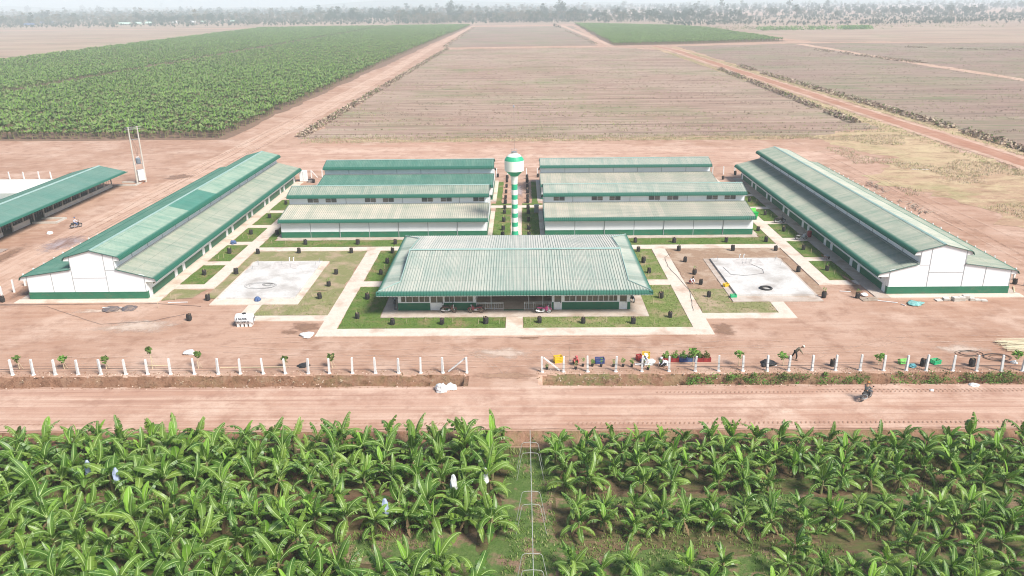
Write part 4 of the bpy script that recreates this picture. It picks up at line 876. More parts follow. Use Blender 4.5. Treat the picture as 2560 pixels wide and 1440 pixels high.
sack(45.0, 95.6, 'white sack dropped beside the porch corner of the right barn', .4, seed=8, flat_=.5, z=.02); sack(50.2, 92.7, 'crumpled teal tarpaulin on the dirt before the right barn', .9, TEALT, seed=9, flat_=.22, name='tarpaulin', cat='tarpaulin')
sack(-51.2, 92.5, 'dark blue tarpaulin lying before the left barn', 1.0, NAVYT, seed=10, flat_=.10, name='tarpaulin', cat='tarpaulin'); sack(-49.1, 92.7, 'smaller dark tarpaulin beside the blue one before the left barn', .95, NAVYT, seed=12, flat_=.10, name='tarpaulin', cat='tarpaulin')
sack(-22.3, 75.6, 'dark crumpled plastic sheet behind the left fence', .55, BLACKP, seed=13, flat_=.25, name='plastic_sheet', cat='plastic sheet'); sack(26.7, 75.4, 'heap of black plastic pots behind the fence left of the worker', .75, BLACKP, seed=14, flat_=.35, name='pot_heap', cat='pot heap')
sack(41.4, 74.6, 'cyan and white bag lying at the foot of a right fence post', .38, CYAN, seed=15, flat_=.5, name='bag', cat='bag'); sack(45.4, 70.3, 'white basin shaped scrap on the road edge at right', .38, WSACK, seed=16, flat_=.35, z=.05, name='scrap', cat='litter'); sack(40.8, 69.2, 'small crumpled pale litter on the road at right', .22, WSACK, seed=17, flat_=.3, z=.06, name='litter', cat='litter')
sack(-79.2, 128.0, 'white bundle beside the dirt track near the shed', .5, WSACK, seed=18, flat_=.5); sack(-33.3, 95.0, 'blue drum shaped can on the front edge of the left slab', .38, BLUEM, seed=19, flat_=.8, z=.11, name='blue_can', cat='can')
sack(52.3, 75.3, 'pale plastic bundle at the right end of the fence', .3, WSACK, seed=20, flat_=.6)
for k, (x, y, w_, h, z) in enumerate([(53.6, 93.75, .8, .1, 0), (54.6, 93.9, .75, .32, 0), (55.7, 93.7, .8, .45, 0), (56.5, 93.8, .7, .45, 0), (57.1, 94.05, .75, .58, 0), (57.8, 93.8, .65, .35, 0), (58.5, 93.75, .7, .14, 0), (59.2, 93.6, .7, .10, 0)]):
    t_ = thing('slab_stack', 'stack of grey paving slabs before the right barn, %s of the row from the left' % ordn(k + 1), 'paving slabs', (x, y, z), rnd(-.1, .1), 'stacks of paving slabs before the right barn')
    n_ = max(1, int(h / .09)); mb = MB(); [mb.cbox((rnd(-.03, .03), rnd(-.03, .03), .045 + q * .09), (w_, w_ * .9, .08), M_=Matrix.Rotation(rnd(-.06, .06), 4, 'Z')) for q in range(n_)]; mb.build('slabs', POLEM, t_); mb = MB(); mb.cbox((0, 0, .09 * n_ + .03), (w_ * .96, w_ * .86, .05)); mb.build('top_slab', CONC2, t_)
t_ = thing('plank', 'flat board lying beside the right barn porch corner', 'board', (45.1, 94.3, 0), .1); mb = MB(); mb.cbox((0, 0, .06), (2.2, 1.3, .08)); mb.cbox((.4, .1, .13), (1.2, .3, .05)); mb.build('board', BROWNW, t_)
for a, b, lb in (((45.6, 93.9), (48.1, 92.9), 'white plastic pipe lying near the right barn corner'), ((48.3, 92.5), (48.6, 91.9), 'short white pipe offcut near the right barn corner'), ((-44.8, 94.6), (-42.3, 94.7), 'bundle of pale pipes on the ground beside the left barn corner'), ((42.5, 97.3), (43.8, 97.0), 'short white pipe on bare soil near the right barn'), ((-31, 75.1), (-24, 75.2), 'long pale bamboo pole lying behind the left fence'), ((-39, 75.7), (-36.5, 75.7), 'bamboo pole lying behind the left fence near a sapling'), ((64.5, 96.2), (65.8, 98.6), 'timber plank at the outer corner of the right barn'), ((-52.5, 92.95), (-50.0, 93.0), 'white pipe lying over the dark tarpaulin'), ((12.8, 75.3), (14.6, 75.2), 'bamboo pole under the white sack behind the fence'), ((12.8, 75.7), (14.2, 75.4), 'second bamboo pole beside the white sack behind the fence'), ((26.0, 75.0), (27.5, 74.9), 'white strip lying before the heap of black pots'), ((88, 175.5), (92, 175.2), 'white pipe on the ground behind the right barn')):
    mb = MB(); mb.tube([(a[0], a[1], .06), (b[0], b[1], .07)], .05 if 'plank' not in lb else .1, 6); tag(mb.build('pipe' if 'pipe' in lb else 'pole', WPAINT if 'white' in lb or 'pale pipes' in lb else WOODP), lb, 'pipe' if 'pipe' in lb else 'pole')
def coil(x, y, z, label, loops, rs, sq=.6, m=BLACKP, th_=.022):
    mb = MB(); pts = []
    for k in range(loops * 16): a = k / 16 * 2 * math.pi; r_ = rs[0] + (rs[1] - rs[0]) * abs(math.sin(k * .037 + x)); pts.append((x + r_ * math.cos(a) + .3 * nz(k * .05, 0, 1, x), y + r_ * sq * math.sin(a) + .25 * nz(k * .06, 3, 1, y), z + .01 + .0008 * k))
    mb.tube(pts, th_, 5); tag(mb.build('hose_coil', m), label, 'hose')
coil(-34.3, 100.0, .36, 'loose black hose coil lying on the left foundation slab', 3, (1.0, 2.2), th_=.009); coil(-33.6, 100.4, .36, 'tight centre of the hose coil on the left slab', 4, (.5, .8), th_=.010)
coil(33.0, 97.6, .40, 'black rubber tyre ring on the right foundation slab', 7, (.62, .72), 1, BLACKP, .07)
coil(49.0, 77.8, .03, 'tangled black hose behind the fence, left coil', 3, (.8, 1.6)); coil(51.3, 76.8, .03, 'tangled black hose behind the fence, right coil', 4, (.7, 1.5))
def line(pts, label, m=DMETAL, r_=.022, name='hose'):
    P = []; 
    for i in range(len(pts) - 1):
        for k in range(6): t = k / 6; a = Vector(pts[i]); b = Vector(pts[i + 1]); p = a.lerp(b, t); P.append(p + Vector((.12 * nz(p.x, p.y, .6), .12 * nz(p.x, p.y, .6, 7), 0)))
    P.append(Vector(pts[-1])); mb = MB(); mb.tube(P, r_, 5); tag(mb.build(name, m), label, 'hose')
line([(23.6, 114.5, .1), (22.2, 112, .12), (21.9, 108, .12), (22.6, 102, .12), (23.0, 98, .12), (22.4, 93, .12), (22.0, 90.5, .12)], 'thin dark hose trailing along the right path')
line([(29.5, 106.5, .37), (29.8, 103.4, .37), (31.5, 102.8, .37), (34.5, 103.8, .37), (34.8, 105.5, .37), (33.8, 108, .37)], 'thin hose curving over the right foundation slab')
line([(-72, 94.2, .05), (-60, 93.6, .05), (-56, 91, .05), (-50, 87.4, .05), (-44, 88.3, .05), (-41, 90.5, .05)], 'dark hose looping over the yard before the left barn', r_=.016)
line([(-72, 94.4, .04), (-60, 94.2, .04), (-46, 94.3, .04), (-40, 93.2, .04)], 'straight dark cable along the front of the left barn')
line([(-56, 75.0, .04), (-40, 75.15, .04), (-20, 75.0, .04)], 'black drip line lying behind the left fence'); line([(17, 74.8, .04), (35, 75.1, .04), (55, 74.6, .04)], 'black drip line lying behind the right fence')
# white horizontal tank with hand-written words
tk = thing('water_tank', 'white horizontal plastic tank on ribbed feet with hand written black words', 'water tank', (-32.2, 86.9, 0), .03)
mb = MB(); pr = []
for k in range(25):
    x = -1.12 + 2.24 * k / 24; e = min(1, (1.12 - abs(x)) / .22); r_ = .66 * math.sqrt(max(.25, 1 - (1 - e) ** 2)); r_ -= .025 * (1 if k % 6 == 3 else 0); pr.append((x, r_))
for x, r_ in pr:
    for q in range(24): a = 2 * math.pi * q / 24; mb.v.append((x, r_ * math.cos(a), .86 + r_ * math.sin(a)))
for i in range(24):
    for q in range(24): mb.f.append((i * 24 + q, i * 24 + (q + 1) % 24, (i + 1) * 24 + (q + 1) % 24, (i + 1) * 24 + q)); mb.m.append(0)
mb.f += [tuple(range(24)), tuple(range(24 * 24, 25 * 24))[::-1]]; mb.m += [0, 0]; mb.build('tank_body', WPAINT, tk, smooth=True)
for x in (-.72, -.24, .24, .72): mb = MB(); mb.box(x - .14, x + .14, -.5, .5, 0, .42); mb.build('foot', WSACK, tk)
mb = MB(); mb.lathe([(.24, 1.5), (.24, 1.58), (.1, 1.6)], 16); mb.build('lid', BLACKP, tk)
INK = flat('black_ink', (.02, .02, .03))
for txt, z in (('JI NUSER', .98), ('SAVA NAM AI', .62)):
    cu = bpy.data.curves.new('lettering', 'FONT'); cu.body = txt; cu.size = .34 if z > .9 else .30; cu.align_x = 'CENTER'; cu.extrude = .004; cu.offset = .008; cu.materials.append(INK)
    o_ = bpy.data.objects.new('tmp', cu); col.objects.link(o_); bpy.context.view_layer.update(); me = bpy.data.meshes.new_from_object(o_.evaluated_get(bpy.context.evaluated_depsgraph_get())); bpy.data.objects.remove(o_); o = bpy.data.objects.new('lettering', me); me.materials.clear(); me.materials.append(INK); col.objects.link(o); o.parent = tk; yy = -math.sqrt(max(0, .66 ** 2 - (z + .08 - .86) ** 2)) - .03; o.location = (-.18, yy - (.02 if z > .9 else .03), z); o.rotation_euler = (R(76) if z > .9 else R(98), 0, .02)
# barrel, wheelie bin, boxes
t_ = thing('barrel', 'red plastic barrel standing by the right barn doors', 'barrel', (47.1, 122.4, .1)); mb = MB(); mb.lathe([(.30, 0), (.34, .06), (.34, .3), (.36, .33), (.34, .36), (.34, .7), (.36, .73), (.34, .76), (.32, .95)], 20); mb.build('drum', RED, t_); mb = MB(); mb.lathe([(.35, .93), (.35, .98), (.3, 1.0)], 20); mb.build('lid', flat('dark_red', (.35, .03, .03)), t_)
t_ = thing('wheelie_bin', 'green wheeled bin at the corner of the right cross barn', 'bin', (41.4, 133.6, .09), .4); mb = MB(); mb.prism([(-.42, -.38), (.42, -.38), (.42, .38), (-.42, .38)], lambda p: (p[0] * .8, p[1] * .8, .12), lambda p: (p[0] * 1.15, p[1] * 1.15, 1.25)); mb.build('bin_body', BING, t_, fix=True)
mb = MB(); mb.cbox((0, .45, 1.55), (1.05, .08, .75), M_=Matrix.Rotation(-.25, 4, 'X')); mb.build('open_lid', LIME, t_); mb = MB(); mb.box(-.5, .5, -.5, .5, 1.24, 1.30); mb.build('rim', BING, t_)
for s in (-1, 1): mb = MB(); mb.tube([(s * .36, .3, .13), (s * .42, .3, .13)], .13, 12); mb.build('wheel', RUBBER, t_)
t_ = thing('utility_cabinet', 'white cabinet at the rear end of the left barn', 'cabinet', (-46.4, 168.6, 0)); mb = MB(); mb.box(-.75, .75, -.5, .5, .1, 2.3); mb.build('cabinet_body', WPAINT, t_); mb = MB(); mb.box(-.03, .03, -.52, -.5, .3, 2.1); mb.build('door_seam', JOINT, t_); mb = MB(); mb.box(-.8, .8, -.55, .55, 0, .1); mb.build('cabinet_base', APRON, t_)
t_ = thing('utility_box', 'grey lidded box beside the white cabinet behind the left barn', 'box', (-44.6, 167.4, 0)); mb = MB(); mb.box(-.5, .5, -.4, .4, 0, .65); mb.build('box_body', METAL, t_); mb = MB(); mb.box(-.55, .55, -.45, .45, .65, .72); mb.build('box_lid', DMETAL, t_)
t_ = thing('utility_cabinet', 'grey electrical cabinet by the gable of the right cross barn', 'cabinet', (3.6, 139.6, .06)); mb = MB(); mb.box(-.4, .4, -.3, .3, .1, 1.35); mb.build('cabinet_body', METAL, t_); mb = MB(); mb.box(-.45, .45, -.35, .35, 1.35, 1.42); mb.build('cabinet_top', JOINT, t_); mb = MB(); mb.box(-.42, .42, -.32, .32, 0, .1); mb.build('cabinet_base', APRON, t_)
sack(-45.4, 121.0, 'blue plastic can at the junction of the left barn plots', .45, BLUEM, seed=31, flat_=.7, z=.08, name='blue_can', cat='can')
t_ = thing('wheelbarrow', 'upturned wheelbarrow on the walk beside the right barn', 'wheelbarrow', (45.6, 110.6, .09), .6); mb = MB(); mb.prism([(-.35, -.28), (.4, -.28), (.4, .28), (-.35, .28)], lambda p: (p[0] * .6, p[1] * .6, .35), lambda p: (p[0] * 1.1, p[1] * 1.1, .62)); mb.build('tray', METAL, t_, fix=True)
mb = MB(); [mb.tube([(.5, s * .12, .2), (-.3, s * .22, .38), (-.95, s * .28, .8)], .02, 5) for s in (-1, 1)]; [mb.tube([(-.25, s * .2, .35), (-.3, s * .22, 0)], .018, 5) for s in (-1, 1)]; mb.build('frame', RED, t_); mb = MB(); mb.tube([(.55, -.04, .18), (.55, .04, .18)], .18, 14); mb.build('wheel', RUBBER, t_)
# rebar stubs and inlets on the slabs
for s, nm in ((-1, 'left'), (1, 'right')):
    mb = MB()
    for q, (x, y) in enumerate([(33.2, 108.4), (33.7, 108.1), (34.1, 108.9), (37.6, 109.2), (37.9, 107.4), (38.1, 110.3), (29.2, 109.0), (28.9, 110.2), (32.6, 108.0)]): mb.tube([(s * x, y, .3), (s * x + .02, y, .34 + rnd(.4, .85))], .025, 5)
    tag(mb.build('pipe_stubs', METAL, None), 'short pipe stubs standing out of the %s foundation slab' % nm, 'pipe stubs')
    mb = MB(); [mb.tube([(s * x, 111.1, .1), (s * x, 111.1, .75), (s * x + .1, 111.0, .85)], .07, 7) for x in (33.0, 33.6)]; tag(mb.build('pipe_elbows', WPAINT), 'pair of white pipe elbows at the back of the %s slab' % nm, 'pipe')
# shovel
t_ = thing('hoe', 'long handled hoe standing upright behind the right fence', 'hoe', (6.0, 76.3, 0)); mb = MB(); mb.tube([(0, 0, .05), (-.03, .05, 1.75)], .02, 5); mb.build('handle', BROWNW, t_); mb = MB(); mb.cbox((.05, 0, .12), (.25, .04, .22)); mb.build('blade', METAL, t_)
# bamboo strips heap
mb = MB(); random.seed(3)
for k in range(70): y = rnd(77.9, 81.0); x = 53.0 + rnd(0, 1.4); mb.tube([(x, y, rnd(.05, .4)), (x + rnd(3.5, 6), y + rnd(-.5, .5), rnd(.05, .4))], .03, 4)
tag(mb.build('bamboo_heap', flat('split_bamboo', (.72, .64, .45))), 'heap of split bamboo strips at the right edge of the yard', 'bamboo')
for k, (x, y, a) in enumerate(((72.4, 157, 1.2), (72.2, 141, 1.0))):
    mb = MB()
    for q in range(26): xx, yy = x + rnd(-1, 1), y + rnd(-5, 4.5); l_ = rnd(1, 2.4); aa = a + rnd(-.5, .5); z = rnd(.06, .4); mb.tube([(xx, yy, z), (xx + l_ * math.cos(aa), yy + l_ * math.sin(aa), z + rnd(-.03, .1))], .06, 5)
    tag(mb.build('timber_heap', BROWNW), 'heap of old timber behind the right barn, %s one' % ('farther' if k == 0 else 'nearer'), 'timber heap')

# potted seedlings and saplings along the fence
def pot(x, y, label, h=.5, n=60, m=SHRUB2, pot_=True):
    t_ = thing('potted_seedling', label, 'seedling', (x, y, 0), rnd(0, 6), 'potted seedlings behind the right fence')
    mb = MB(); mb.lathe([(.11, 0), (.15, .25), (.16, .27)], 10); mb.build('pot', BLACKP, t_); mb = MB(); mb.tube([(0, 0, .2), (.03, .02, h)], .012, 4); mb.build('stem', BROWNW, t_)
    mb = MB(); leaves(mb, (0, 0, h), .24, n, .13, 1.3); mb.build('foliage', m, t_)
for k, (x, y) in enumerate([(3.5, 74.4), (6.5, 74.4), (7.3, 75.1), (8.3, 75.1), (9.2, 75.0), (10.5, 75.0), (11.5, 75.0), (12.4, 74.9), (14.0, 74.2), (15.4, 75.0), (13.6, 75.0)]):
    pot(x, y, 'potted seedling behind the right fence, %s from the entrance' % ordn(k + 1), rnd(.45, .8), random.choice((45, 70, 90)))
def sapling(x, y, label, h=1.3, m=SHRUB, r_=.42, n=42):
    t_ = thing('papaya_sapling', label, 'sapling', (x, y, 0), 0, 'young saplings behind the front fence'); mb = MB(); top = (rnd(-.1, .1), 0, h); mb.tube([(0, 0, 0), (rnd(-.05, .05), 0, h * .5), top], [.045, .03, .02], 6); mb.tube([(.35, .1, 0), (.05, 0, h * .7)], .018, 4); mb.build('stem', WOODP, t_)
    mb = MB(); leaves(mb, (top[0], 0, h + .05), r_, n, .42, .6); leaves(mb, (top[0], 0, h - .35), r_ * .6, n // 4, .3, .6); mb.build('foliage', m, t_)
random.seed(21)
for k, (x, h) in enumerate(((-52.4, 1.25), (-47.6, 1.2), (-43.1, 1.15), (-38.2, 2.2), (-33.3, 1.7), (-24.0, 1.1), (-19.1, 1.3))): sapling(x, 75.1, 'young broad leaved sapling behind the left fence, %s from the left' % ordn(k + 1), h, SHRUB if k != 1 else SHRUB2, .38 if k != 1 else .45)
for k, (x, h) in enumerate(((18.8, 1.6), (23.6, 1.35), (28.2, 1.1), (38.1, 1.0), (52.4, 1.2))): sapling(x, 75.1, 'young broad leaved sapling behind the right fence, %s from the entrance' % ordn(k + 1), h, SHRUB2, .5)
# weeds in the ditch and trees roots
wd_ = MB(); random.seed(8)
for k in range(190):
    x = rnd(15.5, 56) ; q = nz(x, 0, .22, 8); 
    if q < -.36: continue
    y = rnd(71.2, 73.1); leaves(wd_, (x, y, -.55 + (y - 71) * .28), rnd(.25, .62), 40, .18, .75, 0 if random.random() < .7 else 1)
for k in range(14): x = rnd(-16, 55); leaves(wd_, (x, rnd(60.6, 61.6), -.3), rnd(.25, .5), 40, .17, .7, 0)
for k in range(26): leaves(wd_, (rnd(4, 16) if k % 2 else rnd(-58, -7), rnd(72.4, 73.3), -.3), rnd(.15, .3), 14, .14, .8, 2)
tag(wd_.build('ditch_weeds', [SHRUB, SHRUB2, STRAW]), 'tangled weeds growing in the ditch below the right fence', 'weeds', kind='stuff')
cl = MB(); random.seed(71)
for k in range(2600):
    q = random.random(); x = rnd(-60, 60)
    if -4.6 < x < 2.4: continue
    if q < .55: y = rnd(73.15, 74.5); z = .0
    elif q < .8: y = rnd(70.1, 70.7); z = .03
    else: y = rnd(72.2, 73.2); z = terrain_z(x, y)
    r_ = rnd(.03, .13); c = Vector((x, y, z)); v_ = [c + Vector((rnd(.6, 1) * r_ * math.cos(a), rnd(.6, 1) * r_ * math.sin(a), -.02)) for a in (0, 1.3, 2.6, 3.9, 5.2)] + [c + Vector((rnd(-.3, .3) * r_, rnd(-.3, .3) * r_, r_ * rnd(.5, 1.1)))]
    cl.add(v_, [(i, (i + 1) % 5, 5) for i in range(5)], random.choice((0, 0, 1)))
for k in range(900):
    x = rnd(-60, 60); y = rnd(73.3, 74.1)
    if -4.6 < x < 2.4: continue
    cl.add([(x - .02, y, 0), (x + .02, y, 0), (x + rnd(-.1, .1), y + rnd(-.1, .1), rnd(.08, .3))], [(0, 1, 2)], 2)
tag(cl.build('earth_clods', [DITCH, PALED, STRAW]), 'loose clods and stubble along the ditch below the front fence', 'clods', kind='stuff')
# ------------------------------------------------------------------ grass tufts (stuff)
def tufts(name, label, pts, mats, h, w_, blades=4, spread=.08):
    mb = MB()
    for (x, y, z, mi) in pts:
        for b in range(blades):
            a = rnd(0, 6.28); px, py = x + rnd(-spread, spread), y + rnd(-spread, spread); hh = h * rnd(.6, 1.3); lx, ly = math.cos(a) * hh * .5, math.sin(a) * hh * .5; wx, wy = -math.sin(a) * w_, math.cos(a) * w_
            mb.v += [(px - wx, py - wy, z), (px + wx, py + wy, z), (px + lx, py + ly, z + hh)]; n_ = len(mb.v); mb.f.append((n_ - 3, n_ - 2, n_ - 1)); mb.m.append(mi)
    tag(mb.build(name, mats), label, 'grass', kind='stuff')
random.seed(31)
pts = []
for s in (-1, 1):
    for (x0, x1, y0, y1, d) in ((1.1, 20.8, 85.6, 88.8, 9), (16.5, 20.8, 89, 100, 7), (16.6, 20.8, 102.5, 116.5, 5), (5, 40.5, 118.9, 122.4, 4), (1.1, 3.8, 124, 143, 4)) + tuple((42.9, 46, 101.7 + 10.25 * k, 109.8 + 10.25 * k, 6 - .6 * k) for k in range(5)) + ((23.1, 32.2, 89.9, 93.5, 5), (23.1, 27.6, 93.6, 98, 4)):
        for _ in range(int((x1 - x0) * (y1 - y0) * d)): pts.append((s * rnd(x0, x1), rnd(y0, y1), .06, 1 if (x0 == 23.1 or (s > 0 and x0 < 20 and y1 > 88 and y1 < 117 and random.random() < .6)) else 0))
tufts('lawn_tufts', 'short grass blades standing in the lawns', pts, [GRASSB, STRAWG], .13, .035, 3, .1)
pts = []
for _ in range(26000):
    x, y = rnd(-46, 46), rnd(34, 60)
    k = nz(x, y, .18, 2); lane = -0.6 < x < 3.4
    if k > (.0 if not lane else -.35): pts.append((x, y, -.585, 0 if random.random() < .75 else 1))
tufts('plantation_grass', 'low grass between the banana rows in the foreground', pts, [GRASSB, STRAWG], .2, .035, 4, .14)
pts = []
for _ in range(13000):
    y = 226 + 3.1 * round(150 * random.random() ** 1.5) + rnd(-.35, .35); x = rnd(-62, 109); r_ = nz(x * .05, y, .35, 4)
    if r_ > -.08: pts.append((x, y, .04, random.choice((0, 1, 1, 2)) if nz(x, y, .02, 6) > .02 else random.choice((0, 0, 2, 2))))
for _ in range(16000):
    y = 226 + 460 * random.random() ** 1.4; x = rnd(128, 420)
    if nz(x * .05, y, .35, 14) > 0: pts.append((x, y, .04, random.choice((0, 1, 2, 2))))
DSTRAW = M('dark_stubble', (.20, .14, .10), (.15, .10, .07), scale=1)
tufts('field_stubble', 'dry stubble standing in rows over the brown fields', pts, [STRAW, STRAWG, DSTRAW], .42, .09, 3, .5)
pts = []
for _ in range(9000):
    x, y = rnd(76, 112), rnd(95, 224)
    if x > 78 + 9 * nz(0, y, .05, 3) + (6 if y < 150 else 0) and nz(x, y, .09, 5) > -.08: pts.append((x, y, .03, random.choice((0, 0, 0, 1))))
for _ in range(2600): pts.append((rnd(-60, 82), rnd(217.5, 226), .04, random.choice((0, 0, 1))))
for _ in range(4200): y = rnd(100, 600); pts.append((random.choice((rnd(107.5, 112), rnd(121, 127))), y, .06, random.choice((0, 1, 1))))
tufts('dry_grass', 'dry yellow grass behind the yard and beside the red track', pts, [STRAW, STRAWG], .34, .06, 4, .7)
for i_, (p0, p1, n_, w__, lb) in enumerate((((-63.0, 229), (-61.0, 690), 900, 1.6, 'heaps of uprooted stems along the left dirt track'), ((103.5, 246), (110.5, 452), 620, 1.6, 'heaps of uprooted stems on the near side of the red track'), ((126.5, 190), (126.5, 470), 900, 2.0, 'heaps of uprooted stems on the far side of the red track'), ((235, 480), (222, 625), 260, 3, 'brushwood heap in the far right field'), ((-66, 720), (-74, 1300), 260, 2.5, 'distant brushwood line along the left track'), ((68, 745), (60, 1100), 140, 2.5, 'distant brushwood line along the second plantation'), ((300, 640), (420, 520), 220, 3, 'brushwood line at the far right'))):
    mb = MB(); random.seed(40 + i_)
    for k in range(n_ * 3):
        t = random.random() ** 1.25; x = p0[0] + (p1[0] - p0[0]) * t; y = p0[1] + (p1[1] - p0[1]) * t
        if nz(0, y, .045, i_ * 3) < -.38: continue
        x += rnd(-w__, w__); zz = rnd(.1, 1.7) * (1 - abs(x - p0[0] - (p1[0] - p0[0]) * t) / w__ * .7); a = rnd(0, 6.28); l_ = rnd(.5, 1.5)
        if random.random() < .91:
            d = Vector((math.cos(a), math.sin(a), rnd(-.5, .7))) * l_; q = Vector((rnd(-.3, .3), rnd(-.3, .3), rnd(.15, .45))); c = Vector((x, y, max(.1, zz)))
            mb.add([c - d * .5, c + q, c + d * .5, c - q * .8, c + Vector((q.y, -q.x, .1))], [(0, 1, 2), (0, 2, 3), (0, 4, 1), (4, 2, 1), (3, 2, 4), (0, 3, 4)], random.choice((0, 0, 2)))
        else: leaves(mb, (x, y, zz + .3), .45, 5, .55, 1, 1)
    tag(mb.build('brush_heap', [RUBBLE, SHRUB, STRAW]), lb, 'brush heap', kind='stuff')

# ------------------------------------------------------------------ motorcycles and people
def moto(label, x, y, rz, paint, rims=CHROME, lean=.0, dust=False, group=None, z=.05):
    t_ = thing('motorcycle', label, 'motorcycle', (x, y, z), rz, group)
    for wx in (-.62, .62):
        mb = MB(); mb.tube([(wx + .26 * math.cos(a * math.pi / 10), 0, .30 + .26 * math.sin(a * math.pi / 10)) for a in range(21)], .045, 6); w_ = mb.build('wheel', RUBBER, t_)
        mb = MB(); mb.tube([(wx + .21 * math.cos(a * math.pi / 8), 0, .30 + .21 * math.sin(a * math.pi / 8)) for a in range(17)], .02, 4)
        for a in range(5): mb.tube([(wx, 0, .3), (wx + .21 * math.cos(a * 1.257), 0, .3 + .21 * math.sin(a * 1.257))], .018, 4)
        mb.tube([(wx, -.06, .3), (wx, .06, .3)], .05, 8); mb.build('rim', rims, w_)
    mb = MB(); mb.tube([(-.5, 0, .72), (-.2, 0, .68), (.1, 0, .5), (.35, 0, .75), (.42, 0, .85)], [.07, .09, .06, .10, .06], 8); mb.tube([(-.75, 0, .66), (-.5, 0, .66), (-.25, 0, .6)], [.05, .11, .10], 8); mb.tube([(.30, 0, .35), (.40, 0, .6), (.44, 0, .85)], [.13, .15, .08], 8); mb.build('bodywork', paint, t_)
    mb = MB(); mb.tube([(-.72, 0, .78), (-.4, 0, .80), (-.05, 0, .74), (.1, 0, .72)], [.08, .12, .11, .06], 8); mb.build('seat', BLACKP, t_)
    mb = MB(); mb.tube([(-.1, 0, .33), (.18, 0, .36)], [.13, .11], 8); mb.build('engine', METAL, t_)
    mb = MB(); mb.tube([(.62, .06, .3), (.48, .05, .85)], .025, 5); mb.tube([(.62, -.06, .3), (.48, -.05, .85)], .025, 5); mb.build('fork', CHROME, t_)
    mb = MB(); mb.tube([(.36, .34, 1.02), (.44, .12, .98), (.46, 0, .92), (.44, -.12, .98), (.36, -.34, 1.02)], .02, 5); mb.tube([(.4, .2, 1.0), (.42, .26, 1.2)], .012, 4); mb.tube([(.4, -.2, 1.0), (.42, -.26, 1.2)], .012, 4); mb.build('handlebar', DMETAL, t_)
    for s in (1, -1): mb = MB(); mb.cbox((.42, s * .27, 1.22), (.03, .12, .08)); mb.build('mirror', DMETAL, t_)
    mb = MB(); mb.lathe([(.03, -.03), (.09, .0), (.09, .05)], 10); mb.xf(Matrix.Translation((.52, 0, .88)) @ Matrix.Rotation(R(90), 4, 'Y')); mb.build('headlight', WPAINT, t_)
    mb = MB(); mb.tube([(.62 + .34 * math.cos(R(a)), 0, .3 + .34 * math.sin(R(a))) for a in (20, 60, 100, 140)], .05, 6); mb.build('front_mudguard', paint, t_)
    mb = MB(); mb.tube([(-.62 + .36 * math.cos(R(a)), 0, .3 + .36 * math.sin(R(a))) for a in (70, 100, 140, 170)], .06, 6); mb.build('rear_mudguard', BLACKP, t_)
    mb = MB(); mb.tube([(.1, -.12, .25), (-.4, -.16, .25), (-.85, -.17, .36)], [.03, .05, .055], 7); mb.build('exhaust', CHROME, t_)
    t_.rotation_euler = (lean, 0, rz); return t_
BROWNP = flat('dusty_brown_paint', (.18, .10, .08)); PURP = flat('dusty_red_paint', (.25, .06, .07)); GREYP = flat('grey_paint', (.12, .13, .14)); WHP = flat('white_bike_paint', (.55, .55, .55)); BKP = flat('black_paint', (.03, .03, .035)); DRIM = flat('dusty_rim', (.28, .20, .15))
moto('dusty brown motorcycle parked before the left door of the main building', -8.1, 90.35, .0, BROWNP, DRIM, -.12, z=.1)
moto('dusty red motorcycle parked before the left railing of the main building', -4.75, 90.25, R(180), PURP, DRIM, .12, z=.1)
moto('pink and white motorcycle with white wheels before the right railing', 3.55, 90.0, .0, PINK, WPAINT, -.12, z=.1)
moto('dark motorcycle parked at the left end wall of the main building', -15.1, 92.2, R(100), BKP, DRIM, .1, z=.1)
moto('motorcycle half hidden behind the right end wall of the main building', 14.95, 94.2, R(-75), BKP, WPAINT, .1, z=.1)
moto('dark motorcycle on the farther cross walk beside the right barn', 45.05, 131.2, R(4), BKP, METAL, .12, z=.08)
moto('white and black motorcycle on the nearer cross walk beside the right barn', 45.3, 121.0, R(6), WHP, METAL, .12, z=.08)

